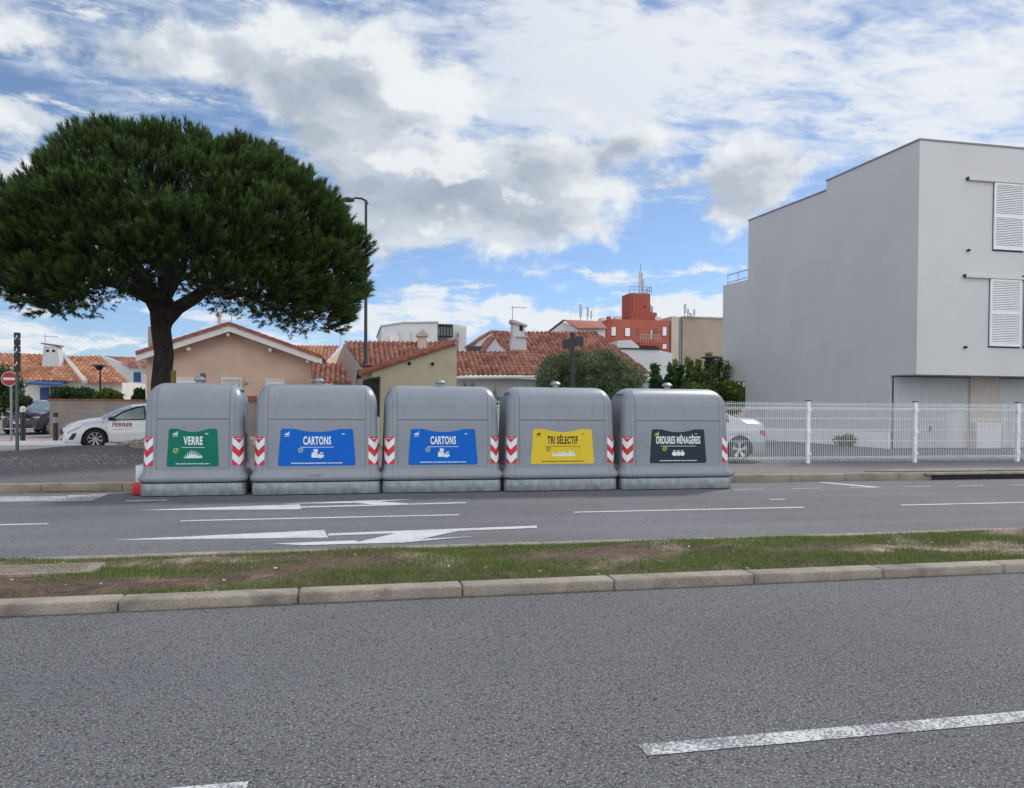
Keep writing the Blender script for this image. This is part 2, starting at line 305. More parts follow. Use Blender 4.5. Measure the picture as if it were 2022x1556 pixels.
# ------------------------------------------------------------ mesh builder
class MB:
    def __init__(s): s.v=[]; s.f=[]; s.r=None; s.mi=[]; s.cur=0
    def add(s,vs,fs):
        o=len(s.v); s.v.extend([tuple(p) for p in vs]); s.f.extend([tuple(i+o for i in f) for f in fs]); s.mi.extend([s.cur]*len(fs)); return s
    def box(s,x0,x1,y0,y1,z0,z1):
        return s.add([(x0,y0,z0),(x1,y0,z0),(x1,y1,z0),(x0,y1,z0),(x0,y0,z1),(x1,y0,z1),(x1,y1,z1),(x0,y1,z1)],
            [(0,3,2,1),(4,5,6,7),(0,1,5,4),(1,2,6,5),(2,3,7,6),(3,0,4,7)])
    def tube(s,p,q,r0,r1=None,n=8,cap=True):
        r1=r0 if r1 is None else r1; p=Vector(p); q=Vector(q); d=(q-p)
        if d.length<1e-6: return s
        d.normalize(); a=d.orthogonal().normalized(); b=d.cross(a); vs=[]
        for c,r in((p,r0),(q,r1)):
            for k in range(n):
                t=2*math.pi*k/n; vs.append(c+a*math.cos(t)*r+b*math.sin(t)*r)
        fs=[(k,(k+1)%n,(k+1)%n+n,k+n) for k in range(n)]
        if cap: fs+=[tuple(range(n))[::-1],tuple(range(n,2*n))]
        return s.add(vs,fs)
    def path(s,pts,rs,n=8):
        pts=[Vector(p) for p in pts]; vs=[]; a=None
        for i,p in enumerate(pts):
            d=(pts[min(i+1,len(pts)-1)]-pts[max(i-1,0)]).normalized()
            a=(d.orthogonal() if a is None else a-d*a.dot(d)).normalized(); b=d.cross(a)
            for k in range(n):
                t=2*math.pi*k/n; vs.append(p+(a*math.cos(t)+b*math.sin(t))*rs[i])
        fs=[(i*n+k,i*n+(k+1)%n,(i+1)*n+(k+1)%n,(i+1)*n+k) for i in range(len(pts)-1) for k in range(n)]
        fs+=[tuple(range(n))[::-1],tuple(range((len(pts)-1)*n,len(pts)*n))]
        return s.add(vs,fs)
    def prism(s,poly,y0,y1):
        "polygon in (x,z), extruded along y"
        n=len(poly)
        return s.add([(x,y0,z) for x,z in poly]+[(x,y1,z) for x,z in poly],[tuple(range(n)),tuple(range(n,2*n))[::-1]]+[(k,k+n,(k+1)%n+n,(k+1)%n) for k in range(n)])
    def slab(s,poly,z0,z1):
        n=len(poly)
        return s.add([(p[0],p[1],z0) for p in poly]+[(p[0],p[1],z1) for p in poly],[tuple(range(n))[::-1],tuple(range(n,2*n))]+[(k,(k+1)%n,(k+1)%n+n,k+n) for k in range(n)])
    def sheet(s,poly,z): return s.add([(p[0],p[1],z) for p in poly],[tuple(range(len(poly)))])
    def ext(s,poly3,d):
        "any planar 3-D polygon, extruded by vector d"
        n=len(poly3); d=Vector(d)
        return s.add([Vector(p) for p in poly3]+[Vector(p)+d for p in poly3],[tuple(range(n)),tuple(range(n,2*n))[::-1]]+[(k,k+n,(k+1)%n+n,(k+1)%n) for k in range(n)])
    def lathe(s,prof,c=(0,0,0),n=20,axis='z'):
        vs=[]
        for r,h in prof:
            for k in range(n):
                t=2*math.pi*k/n; a,b=r*math.cos(t),r*math.sin(t)
                p={'z':(a,b,h),'y':(a,h,b),'x':(h,a,b)}[axis]; vs.append((p[0]+c[0],p[1]+c[1],p[2]+c[2]))
        fs=[(i*n+k,i*n+(k+1)%n,(i+1)*n+(k+1)%n,(i+1)*n+k) for i in range(len(prof)-1) for k in range(n)]
        return s.add(vs,fs)
    def grid(s,fn,nu,nv):
        vs=[fn(i/nu,j/nv) for j in range(nv+1) for i in range(nu+1)]
        return s.add(vs,[(j*(nu+1)+i,j*(nu+1)+i+1,(j+1)*(nu+1)+i+1,(j+1)*(nu+1)+i) for j in range(nv) for i in range(nu)])
def wloc(o):
    p=Vector((0,0,0))
    while o: p+=o.location; o=o.parent
    return p
def tag(o,label=None,cat=None,group=None,kind=None):
    if label: o['label']=label
    if cat: o['category']=cat
    if group: o['group']=group
    if kind: o['kind']=kind
    return o
def T(name,label,cat,loc,group=None):
    o=bpy.data.objects.new(name,None); sc.collection.objects.link(o); o.location=loc; o.empty_display_size=.2
    return tag(o,label,cat,group)
def mesh_obj(name,me,parent=None):
    o=bpy.data.objects.new(name,me); sc.collection.objects.link(o)
    if parent: o.parent=parent
    return o
def O(name,mb,ma,parent=None,local=False,smooth=False,bevel=0.,sharp=35,weld=True,label=None):
    me=bpy.data.meshes.new(name); off=Vector((0,0,0)) if (local or not parent) else wloc(parent)
    me.from_pydata([(p[0]-off.x,p[1]-off.y,p[2]-off.z) for p in mb.v],[],mb.f)
    for m_ in (ma if isinstance(ma,(list,tuple)) else [ma]): me.materials.append(M[m_] if isinstance(m_,str) else m_)
    if any(mb.mi): me.polygons.foreach_set('material_index',mb.mi)
    bm=bmesh.new(); bm.from_mesh(me)
    if weld: bmesh.ops.remove_doubles(bm,verts=bm.verts,dist=1e-5)
    if bevel:
        es=[e for e in bm.edges if len(e.link_faces)==2 and e.calc_face_angle(0)>.5]
        bmesh.ops.bevel(bm,geom=es,offset=bevel,segments=2,affect='EDGES',profile=.5)
    bmesh.ops.recalc_face_normals(bm,faces=bm.faces)
    if smooth:
        for f in bm.faces: f.smooth=True
        for e in bm.edges:
            if len(e.link_faces)==2 and e.calc_face_angle(0)>R(sharp): e.smooth=False
    bm.to_mesh(me); bm.free()
    o=mesh_obj(name,me,parent)
    if label: o['label']=label
    return o
def struct(name,mb,ma,**k): return tag(O(name,mb,ma,**k),kind='structure')
def raw(name,verts,nper,ma,parent=None,rn=None,local=False):
    "fast mesh of many separate n-gons: verts (N*nper,3)"
    verts=np.asarray(verts,dtype=np.float32).reshape(-1,3).copy()
    if parent and not local: verts-=np.array(wloc(parent),dtype=np.float32)
    N=len(verts)//nper; me=bpy.data.meshes.new(name)
    me.vertices.add(len(verts)); me.vertices.foreach_set('co',verts.ravel())
    me.loops.add(len(verts)); me.loops.foreach_set('vertex_index',np.arange(len(verts),dtype=np.int32))
    me.polygons.add(N); me.polygons.foreach_set('loop_start',np.arange(0,N*nper,nper,dtype=np.int32))
    me.update(calc_edges=True)
    if rn is not None:
        rn=np.asarray(rn,dtype=np.float32); a=me.attributes.new('rnd','FLOAT','POINT'); a.data.foreach_set('value',np.repeat(rn,nper) if rn.size==N else rn.ravel())
    me.materials.append(M[ma]); me.validate()
    return mesh_obj(name,me,parent)
def text_mb(txt,h,bold=.0,xs=1.,spacing=1.09,thick=0.):
    cu=bpy.data.curves.new('t','FONT'); cu.body=txt; cu.size=1; cu.offset=bold; cu.align_x='CENTER'; cu.space_character=spacing; cu.resolution_u=3
    o=bpy.data.objects.new('t',cu); sc.collection.objects.link(o); dg=bpy.context.evaluated_depsgraph_get(); dg.update()
    me=bpy.data.meshes.new_from_object(o.evaluated_get(dg)); mb=MB()
    vs=np.array([v.co[:] for v in me.vertices]); 
    mb.add([(a*h/.72*xs,0,b*h/.72) for a,b,_ in vs],[tuple(p.vertices) for p in me.polygons])
    bpy.data.objects.remove(o); bpy.data.curves.remove(cu); bpy.data.meshes.remove(me)
    return mb
def fit_text(txt,width,h,bold):
    mb=text_mb(txt,h,bold); xs=[p[0] for p in mb.v]; w=max(xs)-min(xs); c=(max(xs)+min(xs))/2; k=width/w
    mb.v=[((p[0]-c)*k,p[1],p[2]) for p in mb.v]; return mb
# roof of real half-round tiles between an eave line and a ridge line
def tile_roof(name,eL,eR,rL,rR,ma,parent,per=.22,row=.34,amp=.075,jit=.0,res=6):
    eL,eR,rL,rR=map(Vector,(eL,eR,rL,rR)); U=(eR-eL).normalized(); Nn=U.cross(rL-eL).normalized()
    if Nn.z<0: Nn=-Nn
    V=Nn.cross(U)
    if V.dot(rL-eL)<0: V=-V
    q=[((p-eL).dot(U),(p-eL).dot(V)) for p in (eL,eR,rR,rL)]
    u0=min(a for a,_ in q)-per; u1=max(a for a,_ in q)+per; v0=0; v1=max(b for _,b in q)+row
    nu=int((u1-u0)/per); nvv=int((v1-v0)/row)+1; vs=[];fs=[];rn=[]
    prof=[]
    for k in range(res+1):
        t=k/res; prof.append((t*per, amp*(abs(math.sin(math.pi*t))*1.25-.4)))
    for i in range(nu):
        for j in range(nvv):
            rr=.48+(rnd.random()-.5)*.62; o=len(vs); uo=u0+i*per; dz=rnd.uniform(-.006,.006)
            for (vv,zz) in ((v0+j*row-.02,.035),(v0+(j+1)*row,.0)):
                for (pu,pz) in prof: vs.append(eL+U*(uo+pu)+V*vv+Nn*(pz+zz+dz)); rn.append(rr)
            for (pu,pz) in prof: vs.append(eL+U*(uo+pu)+V*(v0+j*row-.02)+Nn*(pz*.6-.012)); rn.append(rr*.3)
            n=res+1
            for k in range(res):
                fs.append((o+k,o+k+1,o+n+k+1,o+n+k)); fs.append((o+2*n+k,o+2*n+k+1,o+k+1,o+k))
    off=wloc(parent); me=bpy.data.meshes.new(name); me.from_pydata([v-off for v in vs],[],fs)
    a=me.attributes.new('rnd','FLOAT','POINT'); a.data.foreach_set('value',rn)
    bm=bmesh.new(); bm.from_mesh(me)
    cen=(eL+eR+rL+rR)/4
    for (a_,b_) in ((eL,rL),(eR,rR),(rL,rR)):
        nn=(b_-a_).cross(Nn).normalized()
        if nn.dot(cen-a_)>0: nn=-nn
        bmesh.ops.bisect_plane(bm,geom=bm.verts[:]+bm.edges[:]+bm.faces[:],plane_co=a_-off,plane_no=nn,clear_outer=True)
    for f in bm.faces: f.smooth=True
    bm.to_mesh(me); bm.free(); me.materials.append(M[ma])
    o=mesh_obj(name,me,parent)
    return o
#SPLIT
PV=.14
def hit(u,v,p0,n):
    d=ray(u,v); o=Vector((0,0,EYE)); n=Vector(n); return o+d*((Vector(p0)-o).dot(n)/d.dot(n))
# ============================================================ SETTING
struct('ground',MB().sheet([(-700,-60),(900,-60),(900,1200),(-700,1200)],-.02),'ground')
struct('near_road',MB().sheet([(-60,-25),(80,-25),(80,6.3),(-60,6.3)],0),'near_asphalt')
struct('far_road',MB().sheet([(-60,7.9),(80,7.9),(80,14.6),(-60,14.6)],0),'far_asphalt')
struct('pavement',MB().box(-60,2.5,14.66,24.2,-.01,PV),'pave_asphalt')
struct('pavement',MB().box(2.5,80,14.66,17.55,-.01,PV),'pave_right')
struct('yard_asphalt',MB().box(2.5,80,17.55,70,-.01,PV-.004),'yard')
struct('side_street',MB().box(-60,2.5,24.2,29.4,-.01,.03),'street')
struct('side_street',MB().box(-60,-11.2,29.4,120,-.01,.026),'street')
struct('paved_corner',MB().box(-11.2,2.5,29.52,70,-.01,PV),'pink_paving')
struct('paved_corner',MB().box(-30,-11.4,29.62,33.,-.01,.12),'pink_paving')
struct('street_kerb',MB().box(-30,-11.3,29.4,29.6,-.01,.15).box(-11.3,2.5,29.4,29.52,-.01,.18),'plinth')
def kerb(name,y0,y1,h,x0,x1,L,ma,ph=0.,bev=.02):
    mb=MB(); x=x0+ph; k=0
    while x<x1:
        dz=rnd.uniform(-.004,.004); dy=rnd.uniform(-.006,.006)
        mb.box(x+.003,x+L-.003,y0+dy,y1+dy,-.05,h+dz); x+=L; k+=1
    return struct(name,mb,ma,bevel=bev,smooth=True,sharp=60)
kerb('median_kerb',6.17,6.37,.085,-30.,40.,1.285,'kerb',ph=-30.+1.285*23+28.5-.0-.0-.0 if False else .055)
kerb('median_kerb',7.90,8.035,.085,-30.,40.,1.0,'kerb',bev=.012)
kerb('pavement_kerb',14.50,14.66,.145,-40.,60.,1.28,'kerb_far',ph=.3,bev=.015)
# median earth with humps
def hgt(x,y):
    e=min(1,(y-6.36)/.25,(7.92-y)/.2); e=max(0,e)
    return .062+e*(.03+.02*math.sin(x*1.7+y)+.015*math.sin(x*4.1+y*5))
mb=MB(); mb.grid(lambda s,t:(-30+70*s,6.36+1.56*t,hgt(-30+70*s,6.36+1.56*t)),700,16)
struct('median_soil',mb,'dirt',smooth=True)
from mathutils import noise as MN
def gm(x,y): return MN.noise(Vector((x*.55,y*1.6,3.1)))+.55*MN.noise(Vector((x*1.9,y*3.5,9.)))
def blades(name,n,x0,x1,test,hmin,hmax,wd,ma,lie=0.):
    V=[];rn=[];c=0
    while c<n:
        x=rnd.uniform(x0,x1); y=rnd.uniform(6.37,7.92)
        if not test(x,y): continue
        c+=1; z=hgt(x,y)-.005; h=rnd.uniform(hmin,hmax); a=rnd.uniform(0,6.283); l=rnd.uniform(.2,1.)*(.5 if not lie else 1.8)
        dx,dy=math.cos(a),math.sin(a); w=wd*rnd.uniform(.6,1.3)
        if lie: h0=h*rnd.uniform(.1,.5); l=h
        else: h0=h; l=h*l
        V+=[(x-dy*w,y+dx*w,z),(x+dy*w,y-dx*w,z),(x+dx*l,y+dy*l,z+h0)]; rn.append(rnd.random())
    return tag(raw(name,V,3,ma,rn=np.array(rn)),kind='stuff')
edge=lambda y:max(0,1-(y-6.37)/.22)*.35+max(0,1-(7.92-y)/.3)*.45
blades('grass',90000,-5,13,lambda x,y: gm(x,y)*1.1+edge(y)*1.35+.10*math.sin(x*.5)>.06+rnd.uniform(-.40,.40),.018,.055,.0032,'grass')
blades('dry_grass_litter',70000,-5,13,lambda x,y: -.5<gm(x,y)-rnd.uniform(-.2,.2)<.5,.015,.06,.0028,'mulch',lie=1)
def blobmesh(mb,c,r,sq=.6,n=7,m_=4):
    o=[]; ph=rnd.random()*9
    def fn(s,t):
        a=2*math.pi*s; b=math.pi*(t-.5); k=1+.22*math.sin(3*a+ph)*math.cos(b)
        return (c[0]+r*k*math.cos(a)*math.cos(b),c[1]+r*.8*k*math.sin(a)*math.cos(b),c[2]+r*sq*math.sin(b))
    return mb.grid(fn,n,m_)
mb=MB()
for _ in range(110):
    x=rnd.uniform(-4,11); y=rnd.uniform(6.4,7.9); blobmesh(mb,(x,y,hgt(x,y)+.003),rnd.choice((.005,.006,.008,.009,.012,.016)),.5)
tag(O('pebbles',mb,'litter'),kind='stuff')
mb=MB()
for i in range(800):
    x=rnd.gauss(-6.8,2.2); y=20.4+rnd.gauss(0,1.3)
    if y>24 or y<14.8: continue
    blobmesh(mb,(x,y,PV+.004),rnd.choice((.008,.011,.014,.024)),.5,5,3)
for i in range(700):
    x=rnd.uniform(-14,1); y=rnd.uniform(14.8,23.8); blobmesh(mb,(x,y,PV+.002),rnd.choice((.008,.012,.018)),.5,5,3)
tag(O('rubble',mb,'stone'),kind='stuff')
# worn mound of patched asphalt at the pavement's back edge
mb=MB(); mb.grid(lambda s,t:(-9.6+5*s,22.6+2.2*t,PV-.02+.20*math.sin(math.pi*s)**1.3*math.sin(math.pi*min(1,t*1.0))),30,14)
struct('asphalt_mound',mb,'pave_asphalt',smooth=True)
# leaf fall along kerb feet
V=[];rn=[]
for i in range(2600):
    x=rnd.uniform(-4,9); y=6.17-abs(rnd.gauss(0,.028)); 
    if MN.noise(Vector((x*.9,0,5)))<rnd.uniform(-.35,.25): continue
    a=rnd.uniform(-.6,.6); l=rnd.uniform(.02,.06); dx,dy=math.cos(a)*l,math.sin(a)*l*.6; w=.0015
    V+=[(x,y-w,.006),(x,y+w,.006),(x+dx,y+dy,.009)]; rn.append(rnd.random())
for i in range(900):
    x=-4.6+rnd.gauss(0,.35); y=14.47-abs(rnd.gauss(0,.05)); l=rnd.uniform(.02,.06); a=rnd.uniform(0,6.28)
    V+=[(x,y,.005),(x+.004,y+.004,.005),(x+math.cos(a)*l,y+math.sin(a)*l,.03*rnd.random()+.005)]; rn.append(rnd.random())
tag(raw('fallen_needles',V,3,'mulch',rn=np.array(rn)),kind='stuff')
# ---- road paint
ZM=.004
def mark(polys,ma,z=ZM,name='road_marking'):
    mb=MB()
    for i,p in enumerate(polys): mb.sheet([(*G(*q)[:2],) for q in p],z+.0007*i)
    return struct(name,mb,ma,weld=False)
def strip(x0,x1,y,w): return [(x0,y-w/2),(x1,y-w/2),(x1,y+w/2),(x0,y+w/2)]
mb=MB(); mb.sheet(strip(1.29,5.3,3.262,.115),ZM).sheet(strip(-3.7,-.40,3.238,.115),ZM); struct('road_marking',mb,'paint_worn')
mb=MB()
for a,b in ((-2.16,1.5),(3.17,6.85),(8.57,12.3),(-8.2,-3.72),(13.9,17.6)): mb.sheet(strip(a,b,10.75,.09),ZM)
for k in range(14):
    x=7.0+k*1.21; mb.sheet(strip(x,x+.58,13.24,.05),ZM)
struct('road_marking',mb,'paint_good')
mark([[(220,1067),(640,1047),(648,1062)],[(648,1054),(1060,1038.6),(1060,1043),(648,1058.5)],[(790,1051.5),(915,1047),(800,1072),(690,1075)],
      [(535,1074.5),(700,1068),(720,1074),(600,1077.5)],[(780,1067.5),(938,1060),(790,1073)]],'paint_good')
mark([[(268,1008),(592,996.2),(595,1006)],[(594,1000.6),(920,992),(920,994),(594,1003.2)],[(672,990.5),(745,990.5),(815,995.3),(735,996.6)],
      [(552,995.6),(680,990.5),(700,994.)],[(690,989.6),(820,986.6),(745,991.4)]],'paint_good')
mark([[(-60,981.5),(130,979.5),(130,981.),(-60,983.5)],[(-60,990.),(180,988),(180,989.8),(-60,992.)],[(130,978.5),(215,975.5),(182,989.8),(140,989)]],'paint_faint')
mark([[(-60,983.5),(130,981),(140,988.3),(-60,990)]],'paint_faint',z=.002)
mark([[(248,989),(330,987),(330,988.4),(248,990.4)],[(1612,952.5),(1628,952.5),(1742,962.5),(1722,963.2)],[(1520,986),(1550,985.6),(1550,987),(1520,987.4)]],'paint_good')
# ============================================================ CONTAINERS
def lerp(tab,z):
    for (a,va),(b,vb) in zip(tab,tab[1:]):
        if z<=b: return va+(vb-va)*((z-a)/(b-a) if b>a else 0)
    return tab[-1][1]
def bin_hw(z,w):
    if z<=1.5: return w+lerp([(.235,.045),(.26,.066),(.31,.069),(.35,.048),(.39,.022),(.44,.008),(.6,.0),(1.5,-.026)],z)
    c=math.sqrt(max(0,1-((z-1.5)/.37)**2)); return w-.026-.21*(1-c)
def bin_hd(z):
    if z<=1.5: return lerp([(.235,.60),(.26,.62),(.31,.622),(.35,.60),(.39,.575),(.44,.56),(.6,.55),(1.2,.525),(1.5,.495)],z)
    c=math.sqrt(max(0,1-((z-1.5)/.37)**2)); return .495-.40*(1-c)
def bin_rc(z): return min(.17,bin_hd(z)*.85)
def front(x,z,w,off=0.):
    hw,hd,rc=bin_hw(z,w),bin_hd(z),bin_rc(z); e=abs(x)-(hw-rc)
    if e<=0: return (x,-hd-off,z)
    a=min(e/rc,1.55); s=1 if x>0 else -1       # e used as arc length
    return (s*(hw-rc+(rc+off)*math.sin(a)),-hd+rc-(rc+off)*math.cos(a),z)
def make_bin(loc,w,label,lab,word,wordw,lw,inks,icon,lh=(.49,1.115),dent=False,rot=0.):
    "w: half width of the body"
    t=T('recycling_container',label,'container',loc,'large grey roadside waste containers in a row'); 
    zs=[.235,.245,.26,.285,.31,.33,.35,.37,.39,.41,.44,.5,.6,.8,1.0,1.2,1.35,1.5]+[1.5+.37*math.sin(R(a)) for a in (8,16,24,32,40,48,56,63,70,77,84,90)]
    mb=MB(); NC=8; NS=10; NX=14; ring0=None; N=0
    for zi,z in enumerate(zs):
        hw,hd,rc=bin_hw(z,w),bin_hd(z),bin_rc(z); ring=[]
        X,Y=hw-rc,hd-rc
        for k in range(NX): ring.append((-X+2*X*k/NX,-hd))
        for k in range(NC): a=math.pi/2*k/NC; ring.append((X+rc*math.sin(a),-Y-rc*math.cos(a)))
        for k in range(NS): ring.append((hw,-Y+2*Y*k/NS))
        for k in range(NC): a=math.pi/2*k/NC; ring.append((X+rc*math.cos(a),Y+rc*math.sin(a)))
        for k in range(NX): ring.append((X-2*X*k/NX,hd))
        for k in range(NC): a=math.pi/2*k/NC; ring.append((-X-rc*math.sin(a),Y+rc*math.cos(a)))
        for k in range(NS): ring.append((-hw,Y-2*Y*k/NS))
        for k in range(NC): a=math.pi/2*k/NC; ring.append((-X-rc*math.cos(a),-Y-rc*math.sin(a)))
        vs=[]
        for (x,y) in ring:
            zz=z
            if .43<z<1.76 and abs(y)<.24 and abs(x)>hw-.01:      # recessed middle of each end wall
                x=math.copysign(abs(x)-.05,x)
            if dent and z<.45 and x>w-.02 and y<-.2:
                k=max(0,1-math.hypot(x-w-.02,(y+.45)*.8,(z-.3)*1.2)/.22); x-=.14*k*math.sin(z*40); y+=.13*k; zz+=.06*k*math.sin(x*60)
            if zi==len(zs)-1: zz+=.004
            vs.append((x,y,zz))
        N=len(vs); mb.v+=vs
        if zi:
            for k in range(N): mb.f.append(((zi-1)*N+k,(zi-1)*N+(k+1)%N,zi*N+(k+1)%N,zi*N+k)); mb.mi.append(0)
    mb.f.append(tuple(range((len(zs)-1)*N,len(zs)*N))); mb.f.append(tuple(range(N))[::-1]); mb.mi+=[0,0]
    O('body',mb,'bin',t,local=True,smooth=True,sharp=50)
    # steel base with a dark gap above it
    def rr(hw,hd,rc,z0,z1,mb):
        p=[]
        for sx,sy,a0 in ((1,-1,-90),(1,1,0),(-1,1,90),(-1,-1,180)):
            for k in range(7): a=R(a0+15*k); p.append((sx*(hw-rc)+rc*math.cos(a),sy*(hd-rc)+rc*math.sin(a)))
        mb.slab(p,z0,z1); return mb
    O('base_gap',rr(w+.01,.565,.12,.19,.24,MB()),'black_gap',t,local=True)
    O('steel_base',rr(w+.038,.585,.14,.012,.215,MB()),'galv',t,local=True,smooth=True,bevel=.006,sharp=50)
    for s in (-1,1):
        for q in (-1,1):
            pass
    # front panels, set proud so that fine seams show between them
    px=w-.23
    for nm,za,zb,n2 in (('lower_panel',.455,1.262,14),('upper_panel',1.285,1.862,18)):
        q=MB()
        q.grid(lambda s,tt:front(-px+2*px*s,za+(zb-za)*(tt if nm[0]=='l' else math.sin(tt*math.pi/2) if False else tt**.8),w,.005),14,n2)
        O(nm,q,'bin',t,local=True,smooth=True)
    q=MB()
    q.grid(lambda s,tt:front(-px+2*px*s,1.262+.023*tt,w,.0015),10,1)
    for sx in (-1,1):
        q.grid(lambda s,tt:front(sx*(px+.012*s+.0),.455+1.40*tt,w,.0018),1,40)
        q.grid(lambda s,tt:front(sx*(px+.085+.006*s),.27+1.40*tt,w,.0018),1,40)
    O('seam',q,'bin_groove',t,local=True,smooth=True)
    # chevron stickers wrapping on to the corners
    for sx in (-1,1):
        q=MB(); nu,nv=12,10; z0,z1=.505,.975; xa=w-.175; xb=w+.04
        q.grid(lambda s,tt:front(sx*(xa+(xb-xa)*s),z0+(z1-z0)*tt,w,.004),nu,nv)
        o=O('chevron_sticker',q,'chevron',t,local=True,smooth=True,weld=False)
        uvl=o.data.uv_layers.new(name='UVMap'); me=o.data
        for lp in me.loops:
            i=lp.vertex_index; uu=(i%(nu+1))/nu; vv=(i//(nu+1))/nv
            uvl.data[lp.index].uv=((uu if sx>0 else 1-uu),1-vv)
        g=MB(); c=sx*(xa+xb)/2
        for k in range(5):
            xx=c-.045+k*.02; g.add([front(xx,.945-.004*(k%2),w,.007),front(xx+.014,.945-.004*(k%2),w,.007),front(xx+.014,.955,w,.007),front(xx,.955+.003*(k%2),w,.007)],[(0,1,2,3)])
        O('sticker_mark',g,'lab_white',o,local=True)
    # label
    z0,z1=lh; H=z1-z0; pts=[]; r=.035; lt=lw*.465; lb=lw*.5
    def corner(cx_,cz,a0,a1):
        return [(cx_+r*math.cos(R(a0+(a1-a0)*k/5)),cz+r*math.sin(R(a0+(a1-a0)*k/5))) for k in range(6)]
    pts+=corner(-lb+r,z0+r,180,270)+corner(lb-r,z0+r,270,360)+corner(lt-r,z1-r,0,90)
    for k in range(0,15):
        s=k/14; x=lt*.62*(1-2*s); pts.append((x,z1-.052*math.sin(math.pi*s)**.85 if 0<s<1 else z1))
    pts+=corner(-lt+r,z1-r,90,180)
    q=MB(); P=[front(x,z,w,.009) for x,z in pts]; P2=[front(x,z,w,.004) for x,z in pts]; n=len(P)
    q.add(P+P2,[tuple(range(n))]+[(k,(k+1)%n,(k+1)%n+n,k+n) for k in range(n)])
    L=O('label_panel',q,lab,t,local=True)
    def ink(nm,polys,ma,off=.0115):
        g=MB()
        for pl in polys: g.add([front(x,z,w,off) for x,z in pl],[tuple(range(len(pl)))])
        return O(nm,g,ma,L,local=True,weld=False)
    zt=z1-.262; tm=fit_text(word,wordw,.135,.034); 
    g=MB(); g.add([front(p[0],p[2]+zt,w,.0115) for p in tm.v],tm.f); O('lettering',g,inks[0],L,local=True,weld=False)
    uw=min(wordw*1.2,lw*.62); rc_=lambda x0,x1,a,b:[(x0,a),(x1,a),(x1,b),(x0,b)]
    ink('underline',[rc_(-uw/2,uw/2,zt-.052,zt-.044)],inks[1])
    fw=lw*.33; fp=[];x=-fw
    while x<fw:
        d=rnd.uniform(.012,.03); fp.append(rc_(x,min(x+d,fw),z0+.038,z0+.054)); x+=d+(.006 if rnd.random()<.8 else .02)
    fp.append(rc_(-fw,fw,z0+.0445,z0+.0475)); ink('fine_print',fp,inks[1])
    # small boat-like emblem in the top left, short line beside the top right
    ex=-lt+.10; ez=z1-.085
    ink('emblem',[[(ex-.05,ez),(ex+.045,ez+.002),(ex+.03,ez-.022),(ex-.02,ez-.024)],[(ex-.02,ez+.006),(ex+.04,ez+.008),(ex+.045,ez+.022),(ex-.01,ez+.016)],[(ex+.01,ez+.024),(ex+.045,ez+.03),(ex+.047,ez+.042)],rc_(ex-.045,ex+.045,ez-.046,ez-.04)],inks[2])
    ink('caption',[rc_(lt-.19,lt-.145,z1-.095,z1-.088),rc_(lt-.185,lt-.14,z1-.083,z1-.076)],inks[2])
    # tick in a ring
    kx=-.27 if lw<1 else -.27; kz=zt-.10; ring=[]
    for k in range(20):
        a,b=2*math.pi*k/20,2*math.pi*(k+1)/20
        ring.append([(kx+.030*math.cos(a),kz+.030*math.sin(a)),(kx+.030*math.cos(b),kz+.030*math.sin(b)),(kx+.040*math.cos(b),kz+.040*math.sin(b)),(kx+.040*math.cos(a),kz+.040*math.sin(a))])
    ink('tick_badge',ring+[[(kx-.02,kz+.006),(kx-.003,kz-.02),(kx+.045,kz+.042),(kx+.040,kz+.045),(kx-.003,kz-.005),(kx-.014,kz+.012)]],inks[3])
    ic=[]; ib=zt-.225
    if icon=='bottles':
        for k in range(9):
            xx=-.115+k*.029; hh=[.02,.055,.075,.10,.09,.085,.07,.05,.03][k]; ww=.013
            ic.append([(xx-ww,ib),(xx+ww,ib),(xx+ww,ib+hh*.6),(xx+.005,ib+hh*.8),(xx+.005,ib+hh+.03),(xx-.005,ib+hh+.03),(xx-.005,ib+hh*.8),(xx-ww,ib+hh*.6)])
        ic+= [rc_(-.14,-.10,ib,ib+.02),rc_(.10,.145,ib,ib+.035)]
        ink('picture',ic,inks[4])
    elif icon=='boxes':
        ic=[rc_(-.09,.005,ib,ib+.085),rc_(-.06,.01,ib+.09,ib+.145),[(.01,ib),(.06,ib-.012),(.11,ib+.01),(.115,ib+.045),(.01,ib+.06)],[(.045,ib+.06),(.10,ib+.075),(.105,ib+.09),(.05,ib+.085)]]
        ink('picture',ic,inks[4]); ink('picture',[rc_(-.075,-.02,ib+.05,ib+.055),rc_(-.04,-.01,ib+.12,ib+.124),[(.03,ib+.02),(.09,ib+.022),(.09,ib+.027),(.03,ib+.026)],[(.02,ib+.04),(.10,ib+.05),(.10,ib+.054),(.02,ib+.044)]],'icon_grey',.013)
    elif icon=='packs':
        x=-.2
        while x<.2:
            d=rnd.uniform(.02,.045); hh=rnd.uniform(.05,.10); ic.append([(x,ib),(x+d,ib),(x+d,ib+hh*.8),(x+d*.7,ib+hh),(x+d*.3,ib+hh),(x,ib+hh*.75)]); x+=d+.004
        ink('picture',ic,inks[4]); ink('picture',[rc_(p[0][0]+.004,p[1][0]-.006,ib+.02+.02*(i%2),ib+.045+.02*(i%2)) for i,p in enumerate(ic)],'icon_grey',.013)
    else:
        for k in (-1,0,1):
            c=k*.078; ic.append([(c+.048*math.cos(R(a)),ib+.035+.04*math.sin(R(a))) for a in range(0,360,30)]); ic.append([(c-.03,ib+.083),(c+.03,ib+.083),(c+.022,ib+.097),(c-.022,ib+.097)])
        ink('picture',ic,inks[4]); [ink('picture_line',[rc_(x_-.002,x_+.002,ib+.005,ib+.07)],'icon_grey',.013) for x_ in (-.0395,.0395)]
